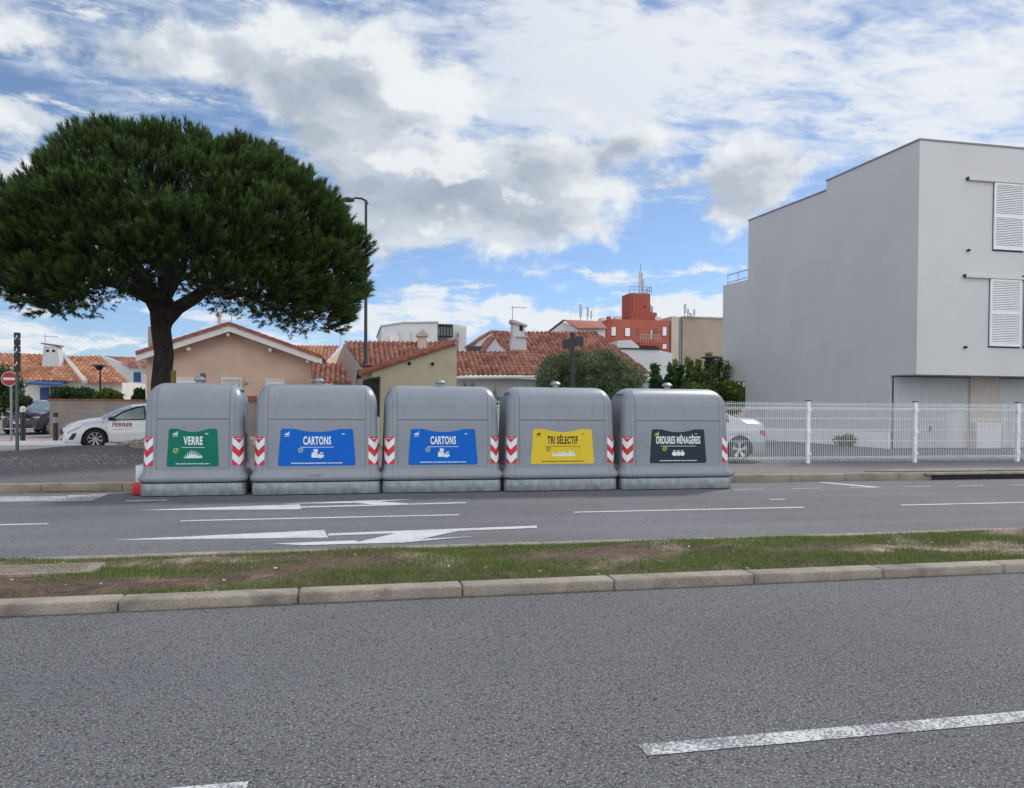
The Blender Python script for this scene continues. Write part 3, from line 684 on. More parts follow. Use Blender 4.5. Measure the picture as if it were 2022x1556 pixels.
    # ribbed end grilles in the recess, filling lid above
    for sx in (-1,1):
        q=MB(); X=w-.075
        q.box(min(sx*X,sx*(X+.03)),max(sx*X,sx*(X+.03)),-.22,.22,.46,1.46)
        for k in range(9):
            y=-.2+k*.05; q.box(min(sx*(X+.03),sx*(X+.05)),max(sx*(X+.03),sx*(X+.05)),y-.009,y+.009,.5,1.02)
        O('side_grille',q,'bin_side',t,local=True)
    # lifting knob
    q=MB().lathe([(.06,1.86),(.06,1.915),(.065,1.915),(.10,1.93),(.10,1.95),(.055,1.985),(.0,2.0)],n=16)
    O('lifting_knob',q,'galv',t,local=True,smooth=True,sharp=40)
    t.rotation_euler=(0,0,rot); return t
wh='lab_white'
YB=14.09
b1=make_bin((-2.535,YB+.04,0),.79,'grey container with green VERRE panel, narrowest and leftmost of the row','lab_green','VERRE',.30,.81,(wh,wh,wh,'lime',wh),'bottles')
b2=make_bin((-.545,YB-.02,0),1.03,'grey container with blue CARTONS panel, standing just right of the green VERRE one','lab_blue','CARTONS',.46,1.28,(wh,wh,wh,'pale_lime',wh),'boxes')
b3=make_bin((1.60,YB,0),1.02,'grey container with blue CARTONS panel, standing beside the yellow TRI SÉLECTIF one','lab_blue','CARTONS',.45,1.22,(wh,wh,wh,'pale_lime',wh),'boxes')
b4=make_bin((3.76,YB-.04,0),1.02,'grey container with yellow TRI SÉLECTIF panel','lab_yellow','TRI SÉLECTIF',.57,1.18,('ink_black','ink_black','ink_black','ink_black',wh),'packs')
b5=make_bin((5.965,YB-.10,0),1.06,'grey container with dark ORDURES MÉNAGÈRES panel and dented lip','lab_dark','ORDURES MÉNAGÈRES',.88,1.12,(wh,wh,'lime','lime',wh),'bags',dent=True)
g=MB()
for k in range(4):
    for a in range(10):
        p=R(36*a); q_=R(36*(a+1)); c=-.10+k*.05
        g.add([front(c+.022*math.cos(p),.335+.012*math.sin(p),1.03,.012),front(c+.022*math.cos(q_),.335+.012*math.sin(q_),1.03,.012),front(c+.028*math.cos(q_),.335+.016*math.sin(q_),1.03,.012),front(c+.028*math.cos(p),.335+.016*math.sin(p),1.03,.012)],[(0,1,2,3)])
O('moulded_mark',g,'bin_groove',b2,local=True,weld=False)
# road barrier beside the first container
t=T('road_barrier','white and red plastic road barrier poking out left of the green VERRE container','barrier',(-3.42,14.0,0))
O('white_block',MB().prism([(-3.47,.21),(-3.16,.21),(-3.16,.40),(-3.36,.50),(-3.47,.50)],13.78,14.3),'white_plastic',t,bevel=.02,smooth=True)
O('red_block',MB().prism([(-3.52,.012),(-3.14,.012),(-3.14,.20),(-3.48,.22),(-3.51,.2)],13.76,14.3),'red_plastic',t,bevel=.02,smooth=True)
# ============================================================ MESH FENCE
FY=17.42
fe=T('mesh_fence','white welded mesh fence with square posts along the right pavement','fence',(11,FY,PV))
posts=[2.0,5.05,8.1,11.19,14.25,17.38,20.5,23.6]
for x in posts:
    q=MB().box(x-.045,x+.045,FY-.045,FY+.045,PV,PV+1.55); p=O('post',q,'fence',fe,bevel=.004)
    O('cap',MB().box(x-.05,x+.05,FY-.05,FY+.05,PV+1.55,PV+1.575),'trim_black',p)
    for z in (.2,.75,1.3): O('bracket',MB().box(x-.055,x+.055,FY-.07,FY-.045,PV+z,PV+z+.07),'fence',p)
zz=[(.03,0),(.10,0),(.13,-.035),(.16,0),(.56,0),(.84,0),(1.12,0),(1.33,0),(1.36,-.035),(1.39,0),(1.44,0),(1.475,0),(1.53,0)]
for a,b in zip(posts,posts[1:]):
    q=MB(); n=int((b-a-.12)/.05)
    for k in range(n+1):
        x=a+.06+(b-a-.12)*k/n
        for (z0,y0),(z1,y1) in zip(zz,zz[1:]):
            q.add([(x-.0035,FY+y0-.0035,PV+z0),(x+.0035,FY+y0-.0035,PV+z0),(x+.0035,FY+y1-.0035,PV+z1),(x-.0035,FY+y1-.0035,PV+z1)],[(0,1,2,3)])
            q.add([(x-.0035,FY+y0+.0035,PV+z0),(x+.0035,FY+y0+.0035,PV+z0),(x+.0035,FY+y1+.0035,PV+z1),(x-.0035,FY+y1+.0035,PV+z1)],[(3,2,1,0)])
    for z,dy in ((.10,0),(.13,-.035),(.16,0),(.56,0),(.84,0),(1.12,0),(1.33,0),(1.36,-.035),(1.39,0),(1.475,0)):
        q.box(a+.06,b-.06,FY+dy-.006,FY+dy-.001,PV+z-.005,PV+z+.005)
    O('mesh_panel',q,'fence',fe,weld=False)
# storm drain
x0,x1=11.9,14.6
t=T('storm_drain','pale concrete drain inlet with a dark mouth set in the kerb','drain',((x0+x1)/2,14.7,0))
O('cover_slab',MB().slab([(x0-.9,15.0),(x0,14.80),(x1+3,14.80),(x1+3,15.25),(x0+.4,15.35)],PV+.004,PV+.03),'kerb',t,bevel=.01)
O('mouth',MB().box(x0+.4,x1+3,14.44,14.485,.012,.10),'black_gap',t)
O('lintel',MB().box(x0+.2,x1+3,14.42,14.498,.105,.15),'kerb',t,bevel=.008)
# manhole cover on the median
c=G(90,1127,.1); t=T('inspection_cover','rusty grated inspection cover framed in concrete on the grass median','manhole cover',(c.x,c.y,.1))
O('frame',MB().box(c.x-.50,c.x+.42,c.y-.21,c.y+.19,.06,.124),'kerb_far',t,bevel=.01)
q=MB()
for k in range(16):
    for j in range(5): q.box(c.x-.40+k*.046,c.x-.40+k*.046+.034,c.y-.17+j*.068,c.y-.17+j*.068+.05,.122,.130)
O('grating',q,'grate',t)
# ============================================================ WHITE BUILDING (right)
A=Vector((18.15,22.16,0)); dS=Vector((-.087,1,0)); nS=Vector((1,.087,0))
def sp(u,v): p=hit(u,v,A,nS); return p
YL=sp(1472,760).y; Y1=sp(1632,358).y; Y2=sp(1478,435).y; Y3=sp(1428,562).y
def S(Y,z): return (A.x-.087*(Y-A.y),Y,z)
bt=T('apartment_house','pale grey rendered three storey house with stepped roofline and louvred shutters','house',(18,23,0))
zT,zT1,zT2,zB,zBt=10.28,10.16,9.80,7.22,2.64
O('wall',MB().ext([S(A.y,zBt),S(23.3,zBt),S(23.3,0),S(YL,0),S(YL,zBt+.04),S(Y3,zBt+.04),S(Y3,zB),S(Y2,zB-.02),S(Y2,zT2),S(Y1,zT2),S(Y1,zT1),S(A.y,zT)],(17,0,0)),'wall_white',bt)
e=.03
q=MB()
for (ya,za,yb,zb) in ((A.y,zT,Y1,zT1),(Y1,zT2,Y2,zT2)):
    q.ext([(S(ya,za)[0]-e,ya-e,za+.002),(S(yb,zb)[0]-e,yb,zb+.002),(S(yb,zb)[0]+17,yb,zb+.002),(S(ya,za)[0]+17,ya-e,za+.002)],(0,0,.05))
O('coping',q,'roof_trim',bt)
q=MB(); 
for (k) in (0,.35): q.tube(Vector(S(Y3-.1,zB+.12+k))+Vector((.15,0,0)),Vector(S(Y2+.05,zB+.12+k))+Vector((.15,0,0)),.025)
for yy in (Y3-.15,(Y2+Y3)/2): q.tube(Vector(S(yy,zB))+Vector((.15,0,0)),Vector(S(yy,zB+.47))+Vector((.15,0,0)),.02)
O('balcony_rail',q,'antenna',bt)
q=MB(); q.ext([S(23.27,0.14),S(YL-.2,.14),S(YL-.2,.62),S(23.27,.68)],(-.06,0,0)); O('plinth',q,'plinth',bt)
fy=A.y
def fp(u,v): return W(u,v,fy)
def shutter(ul,ur,vt,vb,open_top,track_l):
    a=fp(ul,vt); b=fp(ur,vb); x0,x1,z1,z0=a.x,b.x,a.z,b.z; zm=(z0+z1)/2
    f=MB(); t_=.06
    f.box(x0,x0+t_,fy-.07,fy-.02,z0,z1).box(x1-t_,x1,fy-.07,fy-.02,z0,z1).box(x0+t_,x1-t_,fy-.07,fy-.02,z0,z0+.10).box(x0+t_,x1-t_,fy-.07,fy-.02,z1-.07,z1).box(x0+t_,x1-t_,fy-.07,fy-.02,zm-.05,zm+.05)
    sh=O('shutter',f,'shutter',bt)
    q=MB(); n=17
    for (za,zb) in ((z0+.10,zm-.05),(zm+.05,z1-.07)):
        for k in range(n):
            zz_=za+(zb-za)*(k+.5)/n; h=(zb-za)/n*.36
            tilt=.018
            q.add([(x0+t_,fy-.062+tilt,zz_+h),(x1-t_,fy-.062+tilt,zz_+h),(x1-t_,fy-.062-0,zz_-h),(x0+t_,fy-.062,zz_-h),(x0+t_,fy-.05+tilt,zz_+h),(x1-t_,fy-.05+tilt,zz_+h),(x1-t_,fy-.05,zz_-h),(x0+t_,fy-.05,zz_-h)],[(0,1,2,3),(7,6,5,4),(0,4,5,1),(3,2,6,7)])
    O('louvres',q,'shutter',sh,weld=False)
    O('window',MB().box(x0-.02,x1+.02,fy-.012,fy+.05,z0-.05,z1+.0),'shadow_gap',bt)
    tl=fp(track_l,vt-6)
    O('shutter_track',MB().box(tl.x,x1+3 if x1>21 else x1,fy-.10,fy-.005,z1+.01,z1+.10),'rail',bt)
    O('track_end',MB().box(tl.x-.05,tl.x,fy-.10,fy-.005,z1,z1+.11),'trim_black',bt)
    c=fp(track_l-2,vb-2 if vb<600 else vb); O('shutter_stop',MB().box(c.x,c.x+.10,fy-.09,fy-.002,c.z-.03,c.z+.01).box(c.x+.03,c.x+.06,fy-.10,fy-.02,c.z-.05,c.z+.03),'trim_black',bt)
shutter(1962,2019,361,496,0,1910); shutter(1954,2012,551,685,1,1904)
shutter(2030,2090,361,496,0,2028); shutter(2022.5,2090,551,685,0,2021)
# garage level
gy=23.22
xg=[W(1763,780,gy).x,W(1912,780,gy).x,W(1968,780,gy).x]
q=MB(); n=46; x0,x1=xg[0]+.02,xg[1]
for k in range(n): a=x0+(x1-x0)*k/n; q.box(a+.004,a+(x1-x0)/n-.012,gy-.03,gy+.02,.16,2.6)
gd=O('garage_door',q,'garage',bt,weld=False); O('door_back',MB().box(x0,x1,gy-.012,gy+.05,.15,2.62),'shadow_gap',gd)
c=W(1836,848,gy); O('handle',MB().box(c.x-.06,c.x-.0,gy-.09,gy-.03,c.z-.05,c.z+.03).box(c.x-.04,c.x-.02,gy-.08,gy-.04,c.z+.03,c.z+.12),'trim_black',gd)
O('pillar',MB().box(xg[1]+.0,xg[2],gy-.10,gy+.07,.13,2.635),'pinkish',bt)
O('meter_box',MB().box(xg[1]+.12,xg[2]-.05,gy-.28,gy-.10,.15,1.05),'wall_white',bt,bevel=.01)
q=MB(); x0,x1=xg[2],xg[2]+3.2
for k in range(40): a=x0+(x1-x0)*k/40; q.box(a+.004,a+.068,gy-.03,gy+.02,.16,2.6)
gd=O('garage_door',q,'garage',bt,weld=False); O('door_back',MB().box(x0,x1,gy-.012,gy+.05,.15,2.62),'shadow_gap',gd)
# ============================================================ HOUSES
def roofed(t,eL,eR,rL,rR,ma='tile',**k): return tile_roof('roof',eL,eR,rL,rR,ma,t,**k)
def win(t,u0,u1,v0,v1,Y,frame='bargeboard',pane='shutter',sill=False,fw=.06,nm='window',proud=.04):
    a=W(u0,v0,Y); b=W(u1,v1,Y); f=MB(); y=Y-proud
    x0,x1,z0,z1=a.x,b.x,b.z,a.z
    f.box(x0,x1,y,Y+.02,z1-fw,z1).box(x0,x1,y,Y+.02,z0,z0+fw).box(x0,x0+fw,y,Y+.02,z0+fw,z1-fw).box(x1-fw,x1,y,Y+.02,z0+fw,z1-fw)
    o=O(nm,f,frame,t); O('pane',MB().box(x0+fw,x1-fw,Y-proud*.4,Y+.02,z0+fw,z1-fw),pane,o); return o
# --- peach gable house
Y=38.
t=T('gabled_house','peach rendered house with wide gable, white bargeboards and red tile verge','house',(-5.5,Y,0))
wl,wr=W(288,700,Y),W(614,715,Y); ap=W(450,655,Y)
O('wall',MB().prism([(wl.x,0),(wr.x,0),(wr.x,W(614,712,Y).z),(ap.x,ap.z),(wl.x,W(288,697,Y).z)],Y,Y+11),'peach',t)
yo=Y-.55; L=W(268,709,yo); Rr=W(636,716,yo); P=W(452,650,yo)
for (a,b) in ((L,P),(P,Rr)):
    O('bargeboard',MB().ext([(a.x,yo,a.z-.10),(b.x,yo,b.z-.10),(b.x,yo,b.z+.20),(a.x,yo,a.z+.20)],(0,.09,0)),'bargeboard',t)
def verge(a,b,yo,dz0=.20,th=.16):
    q=MB(); n=12
    for k in range(n):
        p=a.lerp(b,k/n); r=a.lerp(b,(k+1)/n); d=.02 if b.z>a.z else 0; e_=.02-d
        q.ext([(p.x,yo-.06,p.z+dz0-e_),(r.x,yo-.06,r.z+dz0-d),(r.x,yo-.06,r.z+dz0+th-d),(p.x,yo-.06,p.z+dz0+th-e_)],(0,.3,0))
    return O('verge_tiles',q,'verge',t)
verge(L,P,yo); verge(P,Rr,yo)
bk=Vector((0,11.8,0)); up=Vector((0,.1,.27))
roofed(t,L+up+bk,L+up,P+up+bk,P+up); roofed(t,Rr+up,Rr+up+bk,P+up,P+up+bk)
for (u,v) in ((450,656),(372,685),(533,687),(607,709),(284,706)):
    c=W(u,v+1,yo+.1); O('purlin_end',MB().box(c.x-.07,c.x+.07,yo+.1,Y,c.z-.14,c.z-.0),'cream',t)
win(t,344,395,745,800,Y); win(t,524,562,748,800,Y)
a=W(430,740,Y); b=W(482,800,Y); O('door_surround',MB().box(a.x,b.x,Y-.03,Y+.02,.14,a.z),'peach_light',t); win(t,437,477,746,830,Y-.03,pane='glass_light')
win(t,440,473,750,760,Y-.07,pane='rail',fw=.02,nm='transom')
c=W(486,756,Y); O('wall_lamp',MB().box(c.x-.09,c.x+.09,Y-.08,Y,c.z-.06,c.z+.05),'grey_metal',t,bevel=.01)
c=W(433,645,43); ch=O('chimney',MB().tube((c.x,43,c.z-.6),(c.x,43,c.z+.72),.10,.10).tube((c.x,43,c.z+.55),(c.x,43,c.z+.78),.15,.15),'peach_light',t)
c=W(300,692,42); O('chimney',MB().box(c.x-.18,c.x+.22,42,42.4,c.z-.6,W(300,645,42).z).box(c.x-.05,c.x+.08,42.1,42.3,W(300,645,42).z,W(300,628,42).z),'chimney_grey',t)
q=MB().path([W(272,712,yo+.3),W(279,730,yo+.4),W(289,738,Y-.02),W(290,800,Y-.04)],[.05,.05,.05,.05]); O('downpipe',q,'cream',t)
# antennas helper
def antenna(u,v0,v1,Y,label,arms=4,dirn=1,group='rooftop television antennas'):
    a=W(u,v0,Y); b=W(u,v1,Y); t=T('television_antenna',label,'antenna',(b.x,Y,b.z),group)
    s=(a.z-b.z); q=MB().tube((b.x,Y,b.z),(b.x,Y,a.z),.022,.018,6); O('mast',q,'grey_metal',t)
    z=a.z-.12*s; l=.55*s*dirn
    q=MB().tube((b.x-.15*l,Y,z),(b.x+l,Y,z+.02),.014,.014,5)
    for k in range(arms):
        x=b.x+l*(k+.3)/arms; q.tube((x,Y-.25,z),(x,Y+.25,z),.008,.008,4); q.tube((x,Y,z-.08*s),(x,Y,z+.05*s),.008,.008,4)
    O('aerial',q,'grey_metal',t,weld=False); return t
antenna(89,659,702,54,'small television antenna beside the white chimney at far left')
antenna(672,655,683,60,'television antenna on the roofs right of the large pine')
antenna(457,621,646,44,'thin television antenna on the peach gable under the pine',3)
antenna(1012,604,630,44,'long armed television antenna on the tall white chimney',5,2.)
# --- lean-to with dark red tiles right of the peach house
t=T('low_outbuilding','low outbuilding with dark red tiled roof beside the peach house','outbuilding',(0,36,0))
roofed(t,W(614,757,34.2),W(694,757,34.2),W(614,718,37),W(676,722,37)); a=W(616,760,34.4); b=W(700,760,34.4)
O('wall',MB().box(a.x+.1,b.x,34.4,37.2,0,a.z-.02),'peach_light',t)
# --- orange roof behind
t=T('rear_house','peach house with orange tiled roof peeking out behind the large gable','house',(0,50,0))
a=W(560,683,52); b=W(672,684,52); e1=W(545,722,48); e2=W(640,722,48)
roofed(t,e1,e2,a,b,ma='tile_orange',per=.24); g1=W(636,724,48); g2=W(704,724,48); r2=W(673,687,50)
O('wall',MB().ext([(g1.x,48,0),(g2.x,50,0),(g2.x,50,W(704,700,50).z),(r2.x,50,r2.z-.05),(g1.x,48,g1.z)],(0,4,0)).box(e1.x,g1.x,48.1,52,0,e1.z-.05),'peach',t)
# --- house C, tiled roof with gable wall turned left
t=T('tiled_cottage','cottage with weathered tiled roof standing behind the olive house','cottage',(0,40,0))
eL,eR=W(712,722,36.5),W(905,722,36.5); rL,rR=W(679,675,40.5),W(905,683,40.5)
roofed(t,eL,eR,rL,rR,per=.24)
gl=W(655,725,42.5)
O('wall',MB().ext([(eL.x-.0,36.6,0),(eL.x,36.6,eL.z-.08),(rL.x,40.5,rL.z-.08),(gl.x,44.,gl.z-.2),(gl.x,44.,0)],(4.6,0,0)),'pinkish',t)
c=W(833,690,39.5); q=MB().box(c.x-.22,c.x+.22,39.3,39.7,c.z-.8,W(833,660,39.5).z); ch=O('chimney',q,'peach_light',t)
zt=W(833,660,39.5).z; O('chimney_cap',MB().prism([(c.x-.30,zt-.12),(c.x+.30,zt-.12),(c.x+.30,zt-.02),(c.x,zt+.22),(c.x-.30,zt-.02)],39.2,39.8),'pinkish',ch)
# --- olive house
Y=28.
t=T('olive_house','olive rendered house with single sloping roof edge and two round vent holes','house',(2,Y,0))
x0=W(751,800,Y).x; x1=W(902,700,Y).x; xl=W(735,740,Y).x
zl=W(735,724,Y).z; zr=W(902,672,Y).z
O('wall',MB().prism([(x0,0),(x1,0),(x1,zr),(xl,zl),(xl,W(735,745,Y).z),(x0,W(751,743,Y).z)],Y,Y+7.5),'olive_wall',t)
# recessed porch side to the left
xp=W(709,740,Y+.0).x
O('porch_lintel',MB().ext([(xp+.1,Y+1.3,W(712,752,Y+1.3).z),(xl,Y,W(735,745,Y).z),(xl,Y,zl),(xp+.1,Y+1.3,W(712,735,Y+1.3).z)],(.05,.12,0)),'olive_wall',t)
O('porch_gate',MB().box(W(722,760,Y+.9).x,x0+.1,Y+.9,Y+.98,.14,W(730,748,Y+.9).z),'dark_wood',t)
q=MB().box(W(740,800,Y+.25).x,x0-.005,Y+.25,Y+.4,.14,W(745,823,Y+.25).z); O('gate_pillar',q,'plinth',t)
q=MB(); a=Vector((W(708,741,Y-.12).x,Y-.12,W(708,741,Y-.12).z-.02)); b=W(902,678,Y-.12); n=9
for k in range(n):
    p=a.lerp(b,k/n); r=a.lerp(b,(k+1)/n)
    q.path([p+Vector((0,0,.06)),p.lerp(r,.5)+Vector((0,0,.09)),r+Vector((0,0,.075))],[.10,.105,.11],10)
O('verge_tiles',q,'verge',t,smooth=True)
roofed(t,a+Vector((0,7.6,.1)),a+Vector((0,0,.1)),b+Vector((0,7.6,.1)),b+Vector((0,0,.1)))
O('ridge_end',MB().tube(b+Vector((-.02,-.1,.02)),b+Vector((-.02,7.5,.02)),.10,.10,10),'chimney_grey',t)
zs_=W(800,731,Y).z; O('render_line',MB().box(xl,x1+.004,Y-.006,Y+.01,zs_-.012,zs_+.012),'ochre',t)
for u,v in ((808,718),(854,719)):
    c=W(u,v,Y); vn=O('vent',MB().lathe([(.0,Y-.005),(.068,Y-.005),(.068,Y+.02)],(c.x,0,c.z),18,'y'),'black_gap',t)
    O('vent_ring',MB().lathe([(.07,Y-.008),(.07,Y-.025),(.11,Y-.025),(.115,Y-.001)],(c.x,0,c.z),18,'y'),'olive_wall',vn,smooth=True)
q=MB().path([W(704,737,35.5),W(703,757,35.5),W(697,760,35.5),W(696,775,35.5)],[.05]*4); O('downpipe',q,'cream',t)
# --- house D, long red roof
t=T('long_house','long white house under a broad red tiled roof with white post','house',(9,36,0))
eL=W(895,741,34.5); eR=W(1284,737,34.5); eR=Vector((eR.x,34.5,eR.z))
rL=W(895,695,36.9); rR=W(1045,697,36.9)
roofed(t,eL,W(1060,741,34.5),rL,W(1060,697,36.9),per=.225,row=.36)
# main slope runs on to a higher ridge at the right
r1=W(965,656,39.6); r2=W(1176,661,39.6); e1=W(1035,741,34.46); e2=W(1285,737,34.46)
roofed(t,e1,e2,r1+Vector((0,0,0)),r2,per=.225,row=.36)
O('gutter',MB().path([eL+Vector((0,-.1,-.12)),eR+Vector((.1,-.1,-.12))],[.07,.07]),'cream',t)
O('wall',MB().box(W(900,750,35).x,W(1262,750,35).x,35.0,44,0,eL.z-.1),'white_far',t)
O('gable_wall',MB().ext([W(1000,741,36.95),W(1045,700,36.95),W(1045,741,36.95)],(0,.1,0)),'white_far',t)
c=W(1270,745,34.6); q=MB().box(c.x-.16,c.x+.16,34.45,34.75,0,W(1270,741,34.6).z); O('corner_post',q,'white_far',t)
# tall white chimney
c=W(1024,697,37.5); zt=W(1021,641,37.5).z; za=W(1021,664,37.5).z
q=MB().add([(c.x-.62,37.2,c.z-.5),(c.x+.42,37.2,c.z-.5),(c.x+.28,37.2,za),(c.x-.34,37.2,za),(c.x-.62,37.9,c.z-.5),(c.x+.42,37.9,c.z-.5),(c.x+.28,37.9,za),(c.x-.34,37.9,za)],[(0,1,2,3),(1,5,6,2),(5,4,7,6),(4,0,3,7),(3,2,6,7),(0,4,5,1)])
ch=O('chimney',q,'white_far',t)
O('chimney_top',MB().box(c.x-.34,c.x+.24,37.25,37.85,za,zt),'white_far',ch)
O('chimney_cap',MB().ext([(c.x-.42,37.15,zt+.06),(c.x+.36,37.15,zt-.12),(c.x+.36,37.15,zt-.03),(c.x-.42,37.15,zt+.22)],(0,.8,0)),'pinkish',ch)
O('smoke_opening',MB().box(c.x-.02,c.x+.15,37.235,37.26,za+.25,za+.52),'black_gap',ch)
O('ledge',MB().box(c.x-.25,c.x+.36,37.1,37.2,za-.06,za),'rail',ch)
# --- small gables behind D at left
t=T('white_gable_house','white gabled house half hidden left of the tall white chimney','house',(7,46,0))
Y=42.; q=MB().ext([W(958,700,Y),W(958,693,Y),W(981,663,Y),W(1020,694,Y),W(1024,700,Y)],(0,3,0)); O('gable_wall',q,'white_far',t)
q=MB()
for a,b in (((955,696),(981,661)),((981,661),(1024,697))):
    a=W(*a,Y-.1);b=W(*b,Y-.1); q.ext([a,b,b+Vector((0,0,.10)),a+Vector((0,0,.10))],(0,3.2,0))
O('roof_edge',q,'verge',t)
Y=46.; q=MB().ext([W(939,705,Y),W(939,678,Y),W(970,657,Y),W(1010,662,Y),W(1010,705,Y)],(0,4,0)); O('wall',q,'white_far',t)
q=MB()
for a,b in (((936,679),(970,655)),((970,655),(1006,657))):
    a=W(*a,Y-.1);b=W(*b,Y-.1); q.ext([a,b,b+Vector((0,0,.10)),a+Vector((0,0,.10))],(0,4.2,0))
O('roof_edge',q,'verge',t)
O('balcony_panel',MB().box(W(921,690,44).x,W(963,690,44).x,44,44.1,W(921,695,44).z,W(921,683,44).z),'dark_wood',t)
# --- white modern block
Y=85.; t=T('modern_block','white flat roofed block with dark glazed corner, far behind the cottage','building',(0,Y,0))
a=W(753,646,Y);b=W(796,639,Y);c=W(864,638,Y)
O('wall',MB().prism([(a.x,0),(c.x,0),(c.x,c.z),(b.x,b.z),(a.x,a.z)],Y,Y+14),'wall_white',t)
d=W(895,640,Y+3); e_=W(921,645,Y+3)
O('wing',MB().prism([(c.x+.01,0),(e_.x,0),(e_.x,e_.z),(d.x,d.z),(c.x+.01,d.z)],Y+3,Y+14.5),'wall_white',t)
O('roof_edge',MB().prism([(a.x-.1,a.z),(b.x,b.z),(c.x+.1,c.z),(c.x+.1,c.z+.18),(b.x,b.z+.18),(a.x-.1,a.z+.18)],Y-.1,Y+14),'grey_metal',t)
g0=W(864,640,Y+.3); g1=W(893,667,Y+.3)
wn=O('glazed_corner',MB().box(g0.x,g1.x,Y+.3,Y+3,g1.z,g0.z),'glass',t)
q=MB()
for k in range(6): x=g0.x+(g1.x-g0.x)*k/5; q.box(x-.06,x+.06,Y+.18,Y+.3,g1.z,g0.z)
q.box(g0.x,g1.x,Y+.18,Y+.3,g1.z,g1.z+.2).box(g0.x,g1.x,Y+.18,Y+.3,g0.z-.3,g0.z); O('glazing_bars',q,'trim_black',wn,weld=False)
win(t,900,907,656,669,Y+3,frame='pinkish',pane='glass',fw=.12,proud=.1)
for u in (809,786): win(t,u,u+5,656,674,Y,frame='rail',pane='antenna',fw=.05,proud=.08)
c=W(779,672,Y-1); O('air_unit',MB().box(c.x-.5,c.x+.5,Y-1,Y,c.z-.2,c.z+.4),'cream',t)
# --- red block with tower
Y=90.; t=T('red_block','terracotta red apartment block with rooftop tower and telecom masts','building',(33,Y,0))
zr=W(1250,631,Y).z; x0=W(1168,640,Y+3).x; xa=W(1203,640,Y).x; x1=W(1322,640,Y).x
O('wall',MB().box(xa,x1,Y,Y+14,0,zr),'redwall',t)
O('side_wall',MB().slab([(x0,Y+8),(xa-.01,Y+.02),(xa-.01,Y+14),(x0,Y+14)],0,zr-.15),'redwall',t)
O('pilaster',MB().box(xa-.35,xa+.12,Y-.35,Y-.01,0,zr+.25),'redwall_b',t)
xt0,xt1=W(1244,600,Y+2).x,W(1284,600,Y+2).x; ztw=W(1260,579,Y+2).z
tw=O('tower',MB().box(xt0,xt1,Y+2,Y+5,zr-.1,ztw).slab([(xt1,Y+2.3),(xt1+1.4,Y+3.2),(xt1+1.4,Y+6),(xt1,Y+6)],zr-.1,W(1290,617,Y+3).z),'redwall_b',t)
O('tower_hatch',MB().box(W(1272,607,Y+2).x,W(1275,607,Y+2).x,Y+1.97,Y+2.01,W(1272,608,Y+2).z,W(1272,604,Y+2).z),'black_gap',tw)
O('pipe',MB().path([W(1251,580,Y+1.8),W(1252,612,Y+1.8),W(1247,625,Y+1.8)],[.09]*3),'redwall',tw)
def railing(par,pts,h,n):
    q=MB()
    for a,b in zip(pts,pts[1:]):
        for f in (.5,1.): q.tube(Vector(a)+Vector((0,0,h*f)),Vector(b)+Vector((0,0,h*f)),.04,.04,5)
        for k in range(n+1):
            p=Vector(a).lerp(Vector(b),k/n); q.tube(p,p+Vector((0,0,h)),.035,.035,5)
    return O('railing',q,'grey_metal',par,weld=False)
railing(tw,[(xt0-.1,Y+1.9,ztw),(xt1+.1,Y+1.9,ztw),(xt1+.1,Y+5,ztw)],.8,5)
railing(t,[(xt1+.2,Y+2.5,W(1290,617,Y+3).z),(W(1304,620,Y).x,Y+2.5,W(1304,617,Y).z)],.9,4)
def masts(lst,Y,label,name='telecom_mast',railed=True):
    c=W(lst[0][0],lst[0][2],Y); t=T(name,label,'antenna',(c.x,Y,c.z),'telecom antenna masts on the roofs')
    for (u,v0,v1,wd) in lst:
        a=W(u,v0,Y); b=W(u,v1,Y)
        O('pole',MB().tube((b.x,Y,b.z),(b.x,Y,a.z-.1 if wd else a.z),.05,.05,6),'grey_metal',t)
        if wd: O('antenna_panel',MB().box(a.x-wd/2,a.x+wd/2,Y-.22,Y-.06,a.z-(a.z-b.z)*.72,a.z),'antenna',t,bevel=.03)
    return t
masts([(1263,535,579,.28),(1267,539,579,.16),(1269,552,579,.3),(1265,521,560,0)],Y+3.5,'cluster of pale telecom antennas standing on the red tower')
masts([(1146,601,634,.34),(1160,606,632,.28),(1167,614,632,.22)],Y+5,'pale telecom panels on the roof left of the red tower')
masts([(1352,600,625,.3),(1358,610,625,.24),(1370,611,627,.24),(1363,618,627,.3)],Y,'telecom panels on the beige block right of the red one')
def rwin(u0,u1,v0,v1,pane='shutter'): return win(t,u0,u1,v0,v1,Y,frame='redwall_b',pane=pane,fw=.07,proud=.08)
for (a,b,c,d) in ((1206,1217,644,664),(1233,1245,646,665),(1307,1317,644,664),(1208,1217,678,690),(1307,1317,678,690)): rwin(a,b,c,d)
rwin(1256,1262,648,659,'glass'); rwin(1292,1297,648,658,'glass'); rwin(1283,1289,650,672,'white_far')
O('balcony',MB().box(W(1264,680,Y-1.5).x,W(1304,680,Y-1.5).x,Y-1.6,Y,W(1264,682,Y-1.5).z,W(1264,675,Y-1.5).z),'redwall_b',t)
railing(t,[(W(1264,680,Y-1.5).x,Y-1.5,W(1264,675,Y-1.5).z),(W(1304,680,Y-1.5).x,Y-1.5,W(1264,675,Y-1.5).z)],.9,7)
for (u,v,wd,hh) in ((1197,628,1.2,.3),(1222,627,.7,.5),(1250,628,1.3,.3),(1299,628,1.,.5)):
    c=W(u,v+2,Y+3); O('roof_unit',MB().box(c.x-wd/2,c.x+wd/2,Y+3,Y+4.5,zr-.05,c.z+hh*.6),'rail',t,bevel=.05)
